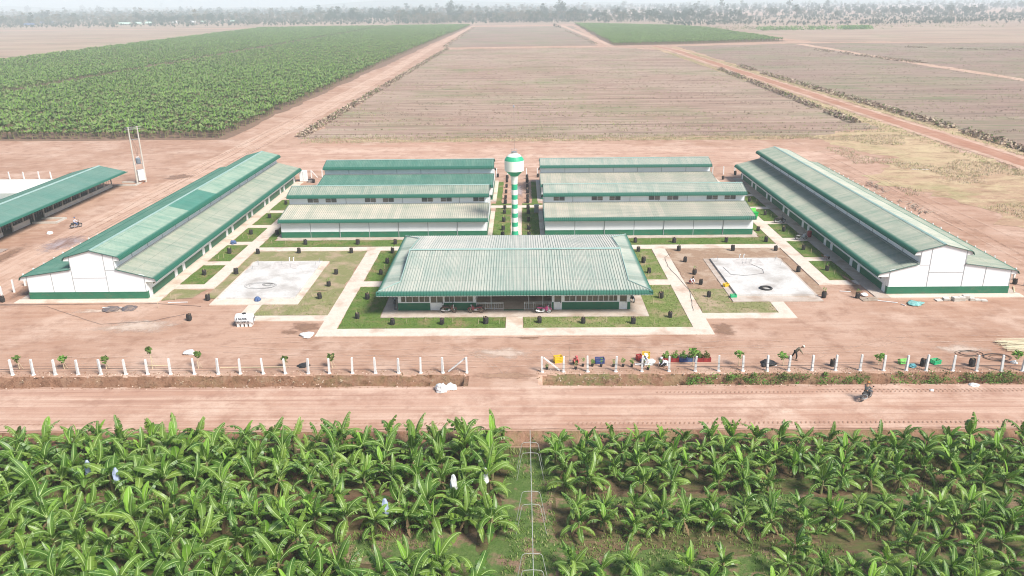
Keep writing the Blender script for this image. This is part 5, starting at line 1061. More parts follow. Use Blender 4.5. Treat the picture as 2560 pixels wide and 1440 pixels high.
def skin(name, joints, edges, mat, parent, sub=2):
    """joints: {key: (x,y,z,r)}"""
    keys = list(joints); me = bpy.data.meshes.new(name); me.from_pydata([joints[k][:3] for k in keys], [(keys.index(a), keys.index(b)) for a, b in edges], [])
    o = bpy.data.objects.new(name, me); col.objects.link(o); me.materials.append(mat); o.parent = parent
    md = o.modifiers.new('skin', 'SKIN'); md.use_smooth_shade = True
    for i, k in enumerate(keys): v = me.skin_vertices[0].data[i]; r_ = joints[k][3]; v.radius = (r_, r_) if not isinstance(r_, tuple) else r_; v.use_root = (i == 0)
    sb = o.modifiers.new('sub', 'SUBSURF'); sb.levels = sb.render_levels = sub; return o
def person(label, loc, rz, J, shirt, trousers, head, hat=None, group=None):
    """J: pelvis, chest, neck, head, shL, elL, haL, shR.., hipL, knL, anL, toL .."""
    t_ = thing('person', label, 'person', loc, rz); V = {k: Vector(v) for k, v in J.items()}
    j = {'pel': (*V['pel'], .12), 'che': (*V['che'], .13), 'neck': (*V['neck'], .055), 'hd': (*V['hd'], .085), 'ht': (*(V['hd'] + (V['hd'] - V['neck']).normalized() * .10), .07)}
    e = [('pel', 'che'), ('che', 'neck'), ('neck', 'hd'), ('hd', 'ht')]
    for s in 'LR':
        j['sh' + s] = (*V['sh' + s], .06); j['el' + s] = (*V['el' + s], .042); j['wr' + s] = (*V['ha' + s], .028)
        d = (V['ha' + s] - V['el' + s]).normalized(); pm = V['ha' + s] + d * .07; j['pa' + s] = (*pm, (.038, .02)); e += [('che', 'sh' + s), ('sh' + s, 'el' + s), ('el' + s, 'wr' + s), ('wr' + s, 'pa' + s)]
        j['hi' + s] = (*V['hi' + s], .085); j['kn' + s] = (*V['kn' + s], .058); j['an' + s] = (*V['an' + s], .038); j['to' + s] = (*V['to' + s], .033)
        e += [('pel', 'hi' + s), ('hi' + s, 'kn' + s), ('kn' + s, 'an' + s), ('an' + s, 'to' + s)]
    body = skin('body', j, e, SKIN, t_)
    for s in 'LR':
        d = (V['ha' + s] - V['el' + s]).normalized(); sd_ = d.cross(Vector((0, 0, 1))); sd_ = sd_.normalized() if sd_.length > .1 else Vector((0, 1, 0)); dn = d.cross(sd_).normalized() * (1 if d.cross(sd_).z < 0 else -1)
        b = V['ha' + s] + d * .08; fg = MB()
        for q, ln in enumerate((.065, .078, .074, .055)): o_ = b + sd_ * (q - 1.5) * .019; fg.tube([o_, o_ + d * ln * .55, o_ + d * ln * .8 + dn * ln * .4], [.009, .008, .006], 5)
        o_ = V['ha' + s] + d * .03 + sd_ * .03; fg.tube([o_, o_ + sd_ * .03 + d * .03, o_ + sd_ * .035 + d * .06 + dn * .01], [.01, .009, .007], 5); fg.build('fingers', SKIN, body)
    js = {'pel': (*(V['pel'] + (V['che'] - V['pel']) * .05), .155), 'mid': (*((V['pel'] + V['che']) / 2), .16), 'che': (*V['che'], .175), 'nk': (*((V['che'] + V['neck'] * 2) / 3), .08)}; es = [('pel', 'mid'), ('mid', 'che'), ('che', 'nk')]
    for s in 'LR': js['sh' + s] = (*V['sh' + s], .078); js['el' + s] = (*V['el' + s], .058); js['wr' + s] = (*(V['el' + s].lerp(V['ha' + s], .85)), .045); es += [('che', 'sh' + s), ('sh' + s, 'el' + s), ('el' + s, 'wr' + s)]
    skin('shirt', js, es, shirt, t_)
    jt = {'pel': (*V['pel'], .135)}; et = []
    for s in 'LR': jt['hi' + s] = (*V['hi' + s], .10); jt['kn' + s] = (*V['kn' + s], .075); jt['an' + s] = (*(V['kn' + s].lerp(V['an' + s], .9)), .06); et += [('pel', 'hi' + s), ('hi' + s, 'kn' + s), ('kn' + s, 'an' + s)]
    skin('trousers', jt, et, trousers, t_)
    for s in 'LR': mb = MB(); mb.tube([V['an' + s] - (V['to' + s] - V['an' + s]) * .3 + Vector((0, 0, -.03)), V['to' + s]], [.045, .04], 7); mb.build('shoe', BLACKP, t_)
    hd = V['hd']; upd = (V['hd'] - V['neck']).normalized(); f_ = Vector(head).normalized(); f_ = (f_ - upd * f_.dot(upd)).normalized(); sd_ = upd.cross(f_)
    fc = MB(); 
    for q in (-1, 1): p = hd + f_ * .082 + sd_ * q * .032 + upd * .035; fc.cbox(p, (.018, .018, .012))
    fc.build('eyes', HAIR, body); fn = MB(); fn.tube([hd + f_ * .085 + upd * .03, hd + f_ * .11 - upd * .005, hd + f_ * .085 - upd * .012], [.008, .014, .008], 5); fn.tube([hd + f_ * .082 - upd * .045 + sd_ * .025, hd + f_ * .088 - upd * .045, hd + f_ * .082 - upd * .045 - sd_ * .025], .006, 4)
    for q in (-1, 1): fn.tube([hd + sd_ * q * .085 - upd * .02, hd + sd_ * q * .095 + upd * .03], .014, 5)
    fn.build('face', SKIN, body)
    M_ = Matrix((( sd_.x, f_.x, upd.x, 0), (sd_.y, f_.y, upd.y, 0), (sd_.z, f_.z, upd.z, 0), (0, 0, 0, 1)))
    mb = MB(); mb.lathe([(.105, .02), (.112, .07), (.10, .13), (.06, .17), (.01, .185)], 14); mb.xf(Matrix.Translation(hd - f_ * .012) @ M_); mb.build('hair', HAIR if not (hat and hat[1] == 'helmet') else hat[0], t_)
    if hat and hat[1] != 'helmet':
        mb = MB(); r_ = .22 if hat[1] == 'brim' else .14; mb.lathe([(r_, .075), (r_, .085), (.118, .10), (.115, .16), (.09, .20), (.02, .21)], 18); mb.xf(Matrix.Translation(hd - f_ * .01) @ M_); mb.build('hat', hat[0], t_)
    return t_
# stooping worker, leaning forward to +x
person('stooping worker in camouflage shirt, black trousers and pale sun hat behind the fence', (29.9, 76.4, 0), R(-8), {'pel': (-.05, 0, .92), 'che': (.28, 0, 1.22), 'neck': (.43, 0, 1.36), 'hd': (.56, 0, 1.42), 'shL': (.30, .18, 1.24), 'elL': (.42, .22, .98), 'haL': (.52, .20, .74), 'shR': (.30, -.18, 1.24), 'elR': (.46, -.22, 1.0), 'haR': (.60, -.2, .78),
  'hiL': (-.05, .1, .88), 'knL': (-.22, .12, .48), 'anL': (-.48, .12, .09), 'toL': (-.34, .12, .05), 'hiR': (-.02, -.1, .88), 'knR': (.10, -.12, .48), 'anR': (.04, -.12, .08), 'toR': (.2, -.12, .04)}, CLOTH_B, CLOTH_K, (1, 0, -.6), (HATM, 'brim'))
RJ = {'pel': (-.25, 0, .90), 'che': (-.12, 0, 1.28), 'neck': (-.08, 0, 1.46), 'hd': (-.05, 0, 1.56), 'shL': (-.1, .18, 1.34), 'elL': (.10, .26, 1.12), 'haL': (.32, .30, 1.04), 'shR': (-.1, -.18, 1.34), 'elR': (.10, -.26, 1.12), 'haR': (.32, -.30, 1.04),
  'hiL': (-.2, .12, .86), 'knL': (.16, .18, .72), 'anL': (.05, .17, .30), 'toL': (.18, .17, .26), 'hiR': (-.2, -.12, .86), 'knR': (.16, -.18, .72), 'anR': (.05, -.17, .30), 'toR': (.18, -.17, .26)}
ra = R(38)
moto('grey motorcycle being ridden along the dirt road at the right', 33.7, 67.4, ra, GREYP, METAL, 0, z=.08); person('rider in grey jacket and tan cap on the motorcycle on the front road', (33.7, 67.4, .08), ra, RJ, CLOTH_G, CLOTH_K, (1, 0, 0), (CAPR, 'cap'))
ra = R(52)
moto('dark motorcycle being ridden up the dirt track between shed and left barn', -76.5, 131.6, ra, BKP, METAL, 0, z=.05); person('rider in pale blue shirt on the motorcycle between shed and left barn', (-76.5, 131.6, .05), ra, RJ, CLOTH_W, CLOTH_BL, (1, 0, 0), (BLUEM, 'helmet'))
SQ = {'pel': (-.12, 0, .28), 'che': (.12, 0, .62), 'neck': (.22, 0, .78), 'hd': (.30, 0, .88), 'shL': (.12, .18, .66), 'elL': (.34, .22, .48), 'haL': (.50, .14, .28), 'shR': (.12, -.18, .66), 'elR': (.34, -.22, .48), 'haR': (.52, -.12, .26),
  'hiL': (-.08, .12, .28), 'knL': (.26, .2, .50), 'anL': (.02, .18, .09), 'toL': (.18, .18, .04), 'hiR': (-.08, -.12, .28), 'knR': (.26, -.2, .50), 'anR': (.02, -.18, .09), 'toR': (.18, -.18, .04)}
person('squatting person in white shirt beside the nursery bags near the right slab', (23.75, 100.6, .06), R(-60), SQ, CLOTH_W, CLOTH_R, (1, 0, -.5))
person('squatting person in red top planting seedlings behind the right fence', (6.5, 75.6, 0), R(-70), SQ, CLOTH_R, CLOTH_K, (1, 0, -.5), (CLOTH_R, 'cap'))
person('crouching person in white shirt and cap behind the sixth right fence post', (15.75, 75.0, 0), R(-150), SQ, CLOTH_W, CLOTH_K, (1, 0, -.5), (CLOTH_W, 'cap'))
person('crouching person in white shirt and dark trousers beside the yellow crate', (13.7, 75.9, 0), R(-40), SQ, CLOTH_W, CLOTH_BL, (1, 0, -.5), (WSACK, 'brim'))

for o in col.objects:
    if o.get('category') in ('person', 'motorcycle') and not o.parent: o.scale = (1.1, 1.1, 1.1)
# ------------------------------------------------------------------ banana plants
def leaf_mesh(name, L, W, e0, e1, torn, mats, seed, seg=34, cup=.35):
    random.seed(seed); mb = MB(); p = Vector((0, 0, 0)); path = []; yaw = 0
    for i in range(seg + 1):
        t = i / seg; e = R(e0 + (e1 - e0) * t ** 1.25); path.append((p.copy(), e)); p = p + Vector((math.cos(e), .12 * math.sin(t * 3 + seed), math.sin(e))) * (L / seg)
    pet = 3
    def fr(i):
        a, e = path[i]; return a, Vector((-math.sin(e), 0, math.cos(e))), Vector((math.cos(e), 0, math.sin(e)))
    def wd(t): return W * max(.0, math.sin(math.pi * min(1, max(0, t)) ** .8)) ** .55
    for sgn in (-1, 1):
        i = pet; drop = 0
        while i < seg:
            ns = random.choice((1, 2)) if random.random() < torn else random.choice((3, 4, 5)); j = min(seg, i + ns); dr_ = rnd(.05, .30) if torn < .3 else rnd(.1, .95); sw = rnd(.05, .25)
            t0 = (i - pet) / (seg - pet); t1 = (j - pet) / (seg - pet)
            sub = []
            for q in range(i, j + 1):
                a, nrm, d = fr(q); t = (q - pet) / (seg - pet); ww = wd(t * .97 + .03) / 2 * rnd(.94, 1.04)
                g_ = 0.86 if (q == j and torn > .3) else 1
                m_ = a + Vector((0, sgn * ww * .55, 0)) + nrm * ww * cup * .5 * .6 + d * sw * ww * .5
                o_ = a + Vector((0, sgn * ww * (1 - dr_ * .35), 0)) + nrm * (ww * cup * .35 - dr_ * ww) + d * sw * ww * 1.2
                if torn > .3 and q == j: k_ = path[q][0] - path[q - 1][0]; m_ -= k_ * .3; o_ -= k_ * .62
                sub.append((a, m_, o_))
            for q in range(len(sub) - 1):
                A, B = sub[q], sub[q + 1]; f1 = [A[0], B[0], B[1], A[1]]; f2 = [A[1], B[1], B[2], A[2]]
                mb.add(f1, [(0, 1, 2, 3)] if sgn > 0 else [(3, 2, 1, 0)], 0); mb.add(f2, [(0, 1, 2, 3)] if sgn > 0 else [(3, 2, 1, 0)], 0)
            i = j
    mb.tube([a + Vector((0, 0, .006)) for a, e in path[::2] + ([path[-1]] if seg % 2 else [])], [.028 - .022 * k / (seg // 2 + 1) for k in range(len(path[::2]) + (1 if seg % 2 else 0))], 4, 1)
    me_o = mb.build(name, mats); me = me_o.data; bpy.data.objects.remove(me_o); return me
LM = [leaf_mesh('leaf', 2.0, .60, e0, e1, torn, [LEAF, MIDRIB], 100 + k) for k, (e0, e1, torn) in enumerate(((66, -35, .9), (58, -55, .8), (76, 5, .9), (42, -70, .95), (52, -50, .15), (80, 40, .85), (30, -75, .9), (70, -25, .25)))]
LY = [leaf_mesh('young_leaf', 1.55, .50, 84, 60, 0, [YOUNG, MIDRIB], 140, cup=1.0), leaf_mesh('young_leaf', 1.6, .52, 78, 35, 0, [YOUNG, MIDRIB], 141, cup=.6), leaf_mesh('young_leaf', 1.4, .20, 88, 80, 0, [YOUNG, MIDRIB], 142, cup=2.2)]
LD = [leaf_mesh('dead_leaf', 1.3, .30, -30, -85, .9, [DEADL, DEADL], 150), leaf_mesh('dead_leaf', 1.2, .26, -50, -88, .9, [DEADL, DEADL], 151)]
sm_ = MB(); sm_.tube([(0, 0, -.05), (.02, .01, .5), (.03, 0, 1.0), (.04, 0, 1.45)], [.13, .115, .095, .07], 9); smo = sm_.build('stem', STEM); SM = smo.data; SM.transform(Matrix.Diagonal((1, 1, .86, 1))); bpy.data.objects.remove(smo)
def banana(x, y, z, s, label, group, hs=1.0):
    t_ = thing('banana_plant', label, 'banana plant', (x, y, z), rnd(0, 6.28), group); t_.scale = (s, s, s * hs); t_.rotation_euler = (rnd(-.05, .05), rnd(-.05, .05), rnd(0, 6.28))
    def ch(nm, me, mw):
        o = bpy.data.objects.new(nm, me); col.objects.link(o); o.parent = t_; o.matrix_local = mw
    ch('stem', SM, Matrix())
    n = random.choice((8, 9, 9, 10, 11)); a = rnd(0, 6.28)
    for k in range(n):
        a += 2.4 + rnd(-.35, .35); low = k < n * .42; up = k > n * .75
        me = random.choice(LM[3:7] + LM[1:2]) if low else random.choice((LM[2], LM[5], LM[0], LM[5])) if up else random.choice(LM)
        sc = rnd(.78, 1.1); tilt = rnd(2, 26) if low else (rnd(-18, 2) if up else rnd(-8, 14)); zz = rnd(.72, 1.05) if low else rnd(1.1, 1.32)
        ch('leaf', me, Matrix.Translation((.035, 0, zz)) @ Matrix.Rotation(a, 4, 'Z') @ Matrix.Rotation(R(tilt), 4, 'Y') @ Matrix.Rotation(rnd(-.45, .45), 4, 'X') @ Matrix.Scale(sc, 4))
    if random.random() < .85: ch('young_leaf', random.choice(LY), Matrix.Translation((.04, 0, 1.28)) @ Matrix.Rotation(rnd(0, 6.28), 4, 'Z') @ Matrix.Rotation(R(rnd(-8, 14)), 4, 'Y') @ Matrix.Scale(rnd(.7, 1.15), 4))
    for q in range(random.choice((0, 1, 1, 2, 3))): ch('dead_leaf', random.choice(LD), Matrix.Translation((.04, 0, rnd(.8, 1.2))) @ Matrix.Rotation(rnd(0, 6.28), 4, 'Z'))
    if random.random() < .75: q = rnd(0, 6.28); ch('sucker', random.choice(SUCK), Matrix.Translation((rnd(.5, 1.0) * math.cos(q), rnd(.5, 1.0) * math.sin(q), 0)) @ Matrix.Rotation(rnd(0, 6), 4, 'Z') @ Matrix.Scale(rnd(.7, 1.2), 4))
SUCK = []
for q_ in range(3):
    bm = bmesh.new()
    for k_ in range(6):
        n0 = len(bm.verts); bm.from_mesh(LM[(q_ + k_ * 3) % 8]); bm.verts.ensure_lookup_table(); T_ = Matrix.Translation((0, 0, .45)) @ Matrix.Rotation(k_ * 2.4 + q_, 4, 'Z') @ Matrix.Rotation(R(-22 + 7 * k_), 4, 'Y') @ Matrix.Scale(.48, 4)
        for v_ in bm.verts[n0:]: v_.co = T_ @ v_.co
    me_ = bpy.data.meshes.new('sucker'); bm.to_mesh(me_); bm.free(); me_.materials.append(LEAF); me_.materials.append(MIDRIB); SUCK.append(me_)
random.seed(77)
rows = [59.3, 57.4, 55.4, 53.3, 50.0, 48.2, 45.6, 43.4, 41.6, 39.8]
nb = 0
for ri, yy in enumerate(rows):
    hw = yy * .611 + 10.0; x = 3.7 + rnd(0, .6) + (.9 if ri in (4, 5) else 0); k = 0
    while x < hw:
        skip = (ri == 6 and x < 27 and random.random() < .92) or (ri == 7 and x < 18 and random.random() < .5) or (ri in (3,) and random.random() < .25)
        if not skip:
            k += 1; banana(x, yy + rnd(-.35, .35), -.6, rnd(.86, 1.1) if ri < 4 else rnd(.78, 1.0), 'banana plant right of the cableway, %s row from the road, %s from the lane' % (ordn(ri + 1), ordn(k)), 'banana plants right of the cableway', .95); nb += 1
        x += rnd(1.8, 2.4)
    x = -1.3 - rnd(0, .8) - (.6 if ri > 5 else 0); k = 0
    while x > -hw:
        skip = (ri in (6,) and -14 < x and random.random() < .6) or (ri in (7,) and -10 < x < -2 and random.random() < .6)
        if not skip:
            k += 1; banana(x, yy + rnd(-.4, .4), -.6, rnd(1.02, 1.34), 'banana plant left of the cableway, %s row from the road, %s from the lane' % (ordn(ri + 1), ordn(k)), 'banana plants left of the cableway', .95); nb += 1
        x -= rnd(1.85, 2.45)
print('foreground bananas', nb)
# bunch bags hanging from the stems
for k, (x, y, m, lb) in enumerate(((-2.0, 53.3, WSACK, 'white bunch bag hanging beside the cableway lane'), (-4.4, 52.4, WSACK, 'narrow white bunch bag left of the bright one by the lane'), (-9.2, 49.3, flat('pale_blue_film', (.42, .48, .66)), 'pale blue bunch bag low among the left banana plants'), (-34.0, 54.6, bpy.data.materials['pale_blue_film'], 'lilac bunch bag at the far left among banana plants, left of two'), (-31.2, 53.5, bpy.data.materials['pale_blue_film'], 'lilac bunch bag at the far left among banana plants, right of two'))):
    mb = MB(); mb.v = []; n = 10
    for z, r_ in ((1.75, .03), (1.68, .10), (1.4, .19), (1.1, .24), (.8, .22), (.72, .12)):
        for q in range(n): a = 2 * math.pi * q / n; rr = r_ * (1 + .2 * math.sin(q * 2.3 + z * 9)); mb.v.append((rr * math.cos(a), rr * math.sin(a), z - .25))
    for i in range(5):
        for q in range(n): mb.f.append((i * n + q, i * n + (q + 1) % n, (i + 1) * n + (q + 1) % n, (i + 1) * n + q)); mb.m.append(0)
    o = mb.build('bunch_bag', m); o.location = (x, y - .3, -.1); o.scale = (1.15, 1.15, 1.35); tag(o, lb, 'fruit bag', 'bags over banana bunches')
# cableway
cw = thing('cableway', 'grey overhead fruit rail on arched tube supports between the banana blocks', 'cableway')
GALV = M('galvanised_tube', (.46, .46, .42), (.34, .34, .31), scale=3, rough=.5)
mb = MB(); mb.tube([(1.62, 30, 1.9), (1.60, 45, 1.94), (1.58, 58.6, 2.0)], .026, 6); mb.build('rail', GALV, cw)
for y in (56.6, 55.0, 49.7, 48.1, 42.7, 41.1, 37.0, 35.6):
    mb = MB(); mb.tube([(.45, y, -.62), (.86, y, 1.75), (.92, y, 1.9), (1.05, y, 1.98), (1.55, y, 2.02), (2.05, y, 1.98), (2.18, y, 1.9), (2.24, y, 1.75), (2.68, y, -.62)], .019, 6); mb.build('arch', GALV, cw)

# ------------------------------------------------------------------ distant banana fields
def far_banana(seed):
    random.seed(seed); mb = MB(); mb.tube([(0, 0, 0), (0, 0, 1.7)], [.12, .07], 5, 1, False); a = rnd(0, 6)
    for k in range(9):
        a += 2.4 + rnd(-.3, .3); L = rnd(1.5, 2.1); W = rnd(.22, .30); e0, e1 = R(rnd(45, 78)), R(rnd(-45, 20)); p = Vector((0, 0, 1.6)); pts = []
        for i in range(5): e = e0 + (e1 - e0) * i / 4; pts.append(p.copy()); p = p + Vector((math.cos(a) * math.cos(e), math.sin(a) * math.cos(e), math.sin(e))) * L / 4
        sd_ = Vector((-math.sin(a), math.cos(a), 0)); ws = [.05, .9, 1, .8, .05]
        for i in range(4): mb.add([pts[i] - sd_ * W * ws[i] - Vector((0, 0, .1 * ws[i])), pts[i], pts[i + 1], pts[i + 1] - sd_ * W * ws[i + 1] - Vector((0, 0, .1 * ws[i + 1]))], [(0, 1, 2, 3)], 0); mb.add([pts[i] + sd_ * W * ws[i] - Vector((0, 0, .1 * ws[i])), pts[i], pts[i + 1], pts[i + 1] + sd_ * W * ws[i + 1] - Vector((0, 0, .1 * ws[i + 1]))], [(3, 2, 1, 0)], 0)
    for k in range(2): a = rnd(0, 6); mb.add([(0, 0, 1.6), (.16 * math.cos(a), .16 * math.sin(a), 2.4), (.1, .05, 3.1), (-.16 * math.cos(a), -.16 * math.sin(a), 2.4)], [(0, 1, 2, 3)], 2)
    return mb.build('banana_plant', [FARLEAF, STEM, YOUNG])
fb = [far_banana(200 + k) for k in range(5)]
def scatter(name, label, cat, pts, sources):
    """pts: (x, y, z, rz, scale, idx); one object, instances by geometry nodes"""
    me = bpy.data.meshes.new(name); me.from_pydata([p[:3] for p in pts], [], [])
    ar = me.attributes.new('rot', 'FLOAT_VECTOR', 'POINT'); ar.data.foreach_set('vector', [c for p in pts for c in (0, 0, p[3])])
    as_ = me.attributes.new('sc', 'FLOAT', 'POINT'); as_.data.foreach_set('value', [p[4] for p in pts])
    ai = me.attributes.new('idx', 'INT', 'POINT'); ai.data.foreach_set('value', [p[5] for p in pts])
    o = bpy.data.objects.new(name, me); col.objects.link(o); tag(o, label, cat, kind='stuff')
    ng = bpy.data.node_groups.new(name + '_nodes', 'GeometryNodeTree'); ng.interface.new_socket('Geometry', in_out='INPUT', socket_type='NodeSocketGeometry'); ng.interface.new_socket('Geometry', in_out='OUTPUT', socket_type='NodeSocketGeometry')
    N = ng.nodes; gi = N.new('NodeGroupInput'); go = N.new('NodeGroupOutput'); iop = N.new('GeometryNodeInstanceOnPoints'); jn = N.new('GeometryNodeJoinGeometry')
    for s_ in sources:
        oi = N.new('GeometryNodeObjectInfo'); oi.inputs['Object'].default_value = s_; oi.inputs['As Instance'].default_value = True; oi.transform_space = 'ORIGINAL'; ng.links.new(oi.outputs['Geometry'], jn.inputs[0])
    def at(nm, dt): a = N.new('GeometryNodeInputNamedAttribute'); a.data_type = dt; a.inputs['Name'].default_value = nm; return a.outputs[0]
    ng.links.new(gi.outputs[0], iop.inputs['Points']); ng.links.new(jn.outputs[0], iop.inputs['Instance']); iop.inputs['Pick Instance'].default_value = True
    ng.links.new(at('idx', 'INT'), iop.inputs['Instance Index']); ng.links.new(at('rot', 'FLOAT_VECTOR'), iop.inputs['Rotation']); ng.links.new(at('sc', 'FLOAT'), iop.inputs['Scale'])
    ng.links.new(iop.outputs[0], go.inputs[0]); md = o.modifiers.new('scatter', 'NODES'); md.node_group = ng; return o
random.seed(99)
def inpoly(x, y, P):
    c = False; n = len(P)
    for i in range(n):
        (x1, y1), (x2, y2) = P[i], P[(i + 1) % n]
        if (y1 > y) != (y2 > y) and x < (x2 - x1) * (y - y1) / (y2 - y1) + x1: c = not c
    return c
PL = [(-368, 228), (-86.5, 228), (-88, 690), (-86, 1420), (-430, 1365), (-368, 570)]
pts = []; near = []
y = 229.5
while y < 1420:
    dy = 2.5 if y < 500 else 3.2; x = -86.8
    while x > -(y * .70 + 25) and x > -440:
        xx = x + rnd(-.5, .5); yq = y + rnd(-.6, .6)
        if inpoly(xx, yq, PL) and not (-229 < xx < -220) and not (y > 690 and y < 700) and random.random() > .03:
            q = (xx, yq, .04, rnd(0, 6.28), rnd(.75, 1.28), random.randrange(5)); (near if y < 233.5 and xx > -152 and len(near) < max(6, 300 - nb) else pts).append(q)
        x -= 2.3 if y < 500 else 2.9
    y += dy
for k, q in enumerate(near):
    if k < 5: o = fb[k]
    else: o = fb[q[5]].copy(); col.objects.link(o)
    o.location = q[:3]; o.rotation_euler = (0, 0, q[3]); o.scale = (q[4],) * 3
    tag(o, 'banana plant at the near edge of the large left plantation, %s from the dirt track' % ordn(k + 1), 'banana plant', 'banana plants along the near edge of the left plantation')
scatter('banana_plantation', 'dense banana plantation filling the field at upper left', 'plantation', pts, fb); print('far', len(pts), 'near', len(near))
PR = [(82, 718), (141, 728), (244, 763), (250, 1120), (234, 1220), (94, 1430)]; pts = []
y = 719
while y < 1430:
    x = 80
    while x < 252:
        if inpoly(x, y, PR): pts.append((x + rnd(-.6, .6), y + rnd(-.6, .6), .06, rnd(0, 6.28), rnd(.9, 1.25), random.randrange(5)))
        x += 2.8
    y += 3.1
scatter('banana_plantation', 'smaller banana plantation beyond the brown field at upper right', 'plantation', pts, fb)

# ------------------------------------------------------------------ trees
def tree_proto(seed, H, cw_, mat, dens=1.0, base=.3, crown_n=7):
    random.seed(seed); tr = MB(); tr.tube([(0, 0, 0), (rnd(-.3, .3), 0, H * .35), (rnd(-.5, .5), rnd(-.4, .4), H * .8)], [.35, .24, .08], 6); cr = MB()
    for k in range(crown_n):
        a = rnd(0, 6.28); rr = cw_ * rnd(.2, .75); c = (rr * math.cos(a), rr * math.sin(a), H * rnd(base + .12, .9)); tr.tube([(0, 0, H * rnd(.3, .5)), c], [.12, .04], 4)
        leaves(cr, c, cw_ * rnd(.35, .6), int(60 * dens), H * .085, .75)
    leaves(cr, (0, 0, H * .88), cw_ * .4, int(50 * dens), H * .08, .9)
    return tr, cr, mat
def single_tree(name, label, x, y, s, proto, cat='tree', group='scattered trees beyond the fields'):
    t_ = thing(name, label, cat, (x, y, 0), rnd(0, 6.28), group); t_.scale = (s,) * 3
    for nm, me in (('trunk', proto[0]), ('crown', proto[1])): o = bpy.data.objects.new(nm, me); col.objects.link(o); o.parent = t_
tp = []
for k, (H, cw_, m, dn, b, cn) in enumerate(((15, 5.5, CROWN1, 1, .3, 9), (13, 4, CROWN3, .8, .35, 7), (17, 4.2, CROWN1, .7, .45, 6), (11, 5, CROWN2, .9, .15, 8), (8, 4.5, CROWN1, 1.2, .05, 8), (16, 3.4, CROWN2, .35, .4, 5))):
    tr, cr, mm = tree_proto(300 + k, H, cw_, m, dn, b, cn); a = tr.build('trunk', BARK); c = cr.build('crown', mm); tp.append((a.data, c.data)); bpy.data.objects.remove(a); bpy.data.objects.remove(c)
TS = [(80, 152, 90, 't2', 1), (215, 130, 70, 't2', 0), (395, 120, 70, 't2', 1), (575, 150, 100, 't2', 0), (640, 145, 80, 't2', 1), (455, 150, 45, 't2', 4), (760, 158, 40, 't2', 4), (800, 140, 125, 't2', 0), (880, 120, 80, 't2', 0), (1185, 163, 50, 't2', 4), (1405, 166, 52, 't2', 4), (1535, 160, 48, 't2', 4), (1610, 140, 130, 't2', 0), (1480, 130, 100, 't2', 2), (1690, 130, 70, 't2', 2), (1935, 170, 90, 't2', 2), (2035, 150, 95, 't2', 0), (2155, 150, 80, 't2', 2), (1570, 210, 32, 't2', 4), (1600, 212, 24, 't2', 4), (1290, 140, 50, 't2', 1), (1000, 125, 80, 't2', 1), (1060, 120, 70, 't2', 2), (2540, 120, 60, 't2', 2),
 (120, 122, 50, 't1', 0), (215, 110, 65, 't1', 0), (620, 100, 60, 't1', 0), (740, 118, 70, 't1', 0), (860, 120, 65, 't1', 0), (1015, 115, 60, 't1', 1), (1205, 80, 55, 't1', 2), (1350, 110, 60, 't1', 0), (1500, 120, 60, 't1', 0), (2250, 118, 70, 't1', 0), (2380, 120, 80, 't1', 2), (1640, 115, 60, 't1', 1),
 (40, 120, 60, 't3', 2), (165, 115, 65, 't3', 2), (240, 152, 55, 't3', 3), (440, 137, 48, 't3', 1), (700, 135, 75, 't3', 0), (720, 118, 55, 't3', 2), (805, 135, 25, 't3', 4), (1250, 100, 38, 't3', 1), (1595, 118, 52, 't3', 0), (2120, 122, 60, 't3', 2), (2175, 128, 45, 't3', 4), (2255, 105, 45, 't3', 0), (1660, 110, 45, 't3', 1), (60, 195, 30, 't3', 4)]
fr_ = {'t1': (0, 2.977), 't2': (860, 2.977), 't3': (1700, 2.977)}; random.seed(12)
def ground_at(px, py):
    d = rgt * ((px - 1280) / F_PX) - upv * ((py - 720) / F_PX) + fwd; t = -CAM.z / d.z; return CAM + d * t, t
HH = [15, 13, 17, 11, 8, 16]
for k, (tx, ty, th_, f, pi_) in enumerate(sorted(TS, key=lambda q: fr_[q[3]][0] + q[0] / 2.977)):
    p, t = ground_at(fr_[f][0] + tx / 2.977, ty / 2.977); hm = th_ / 2.977 * t / F_PX
    single_tree('tree', '%s beyond the fields, %s scattered tree from the left' % (['broad dark green tree', 'light green tree', 'tall slim tree', 'dry brown tree', 'low bushy tree', 'bare tree'][pi_], ordn(k + 1)), p.x, p.y, hm / HH[pi_] * 1.05, tp[pi_])
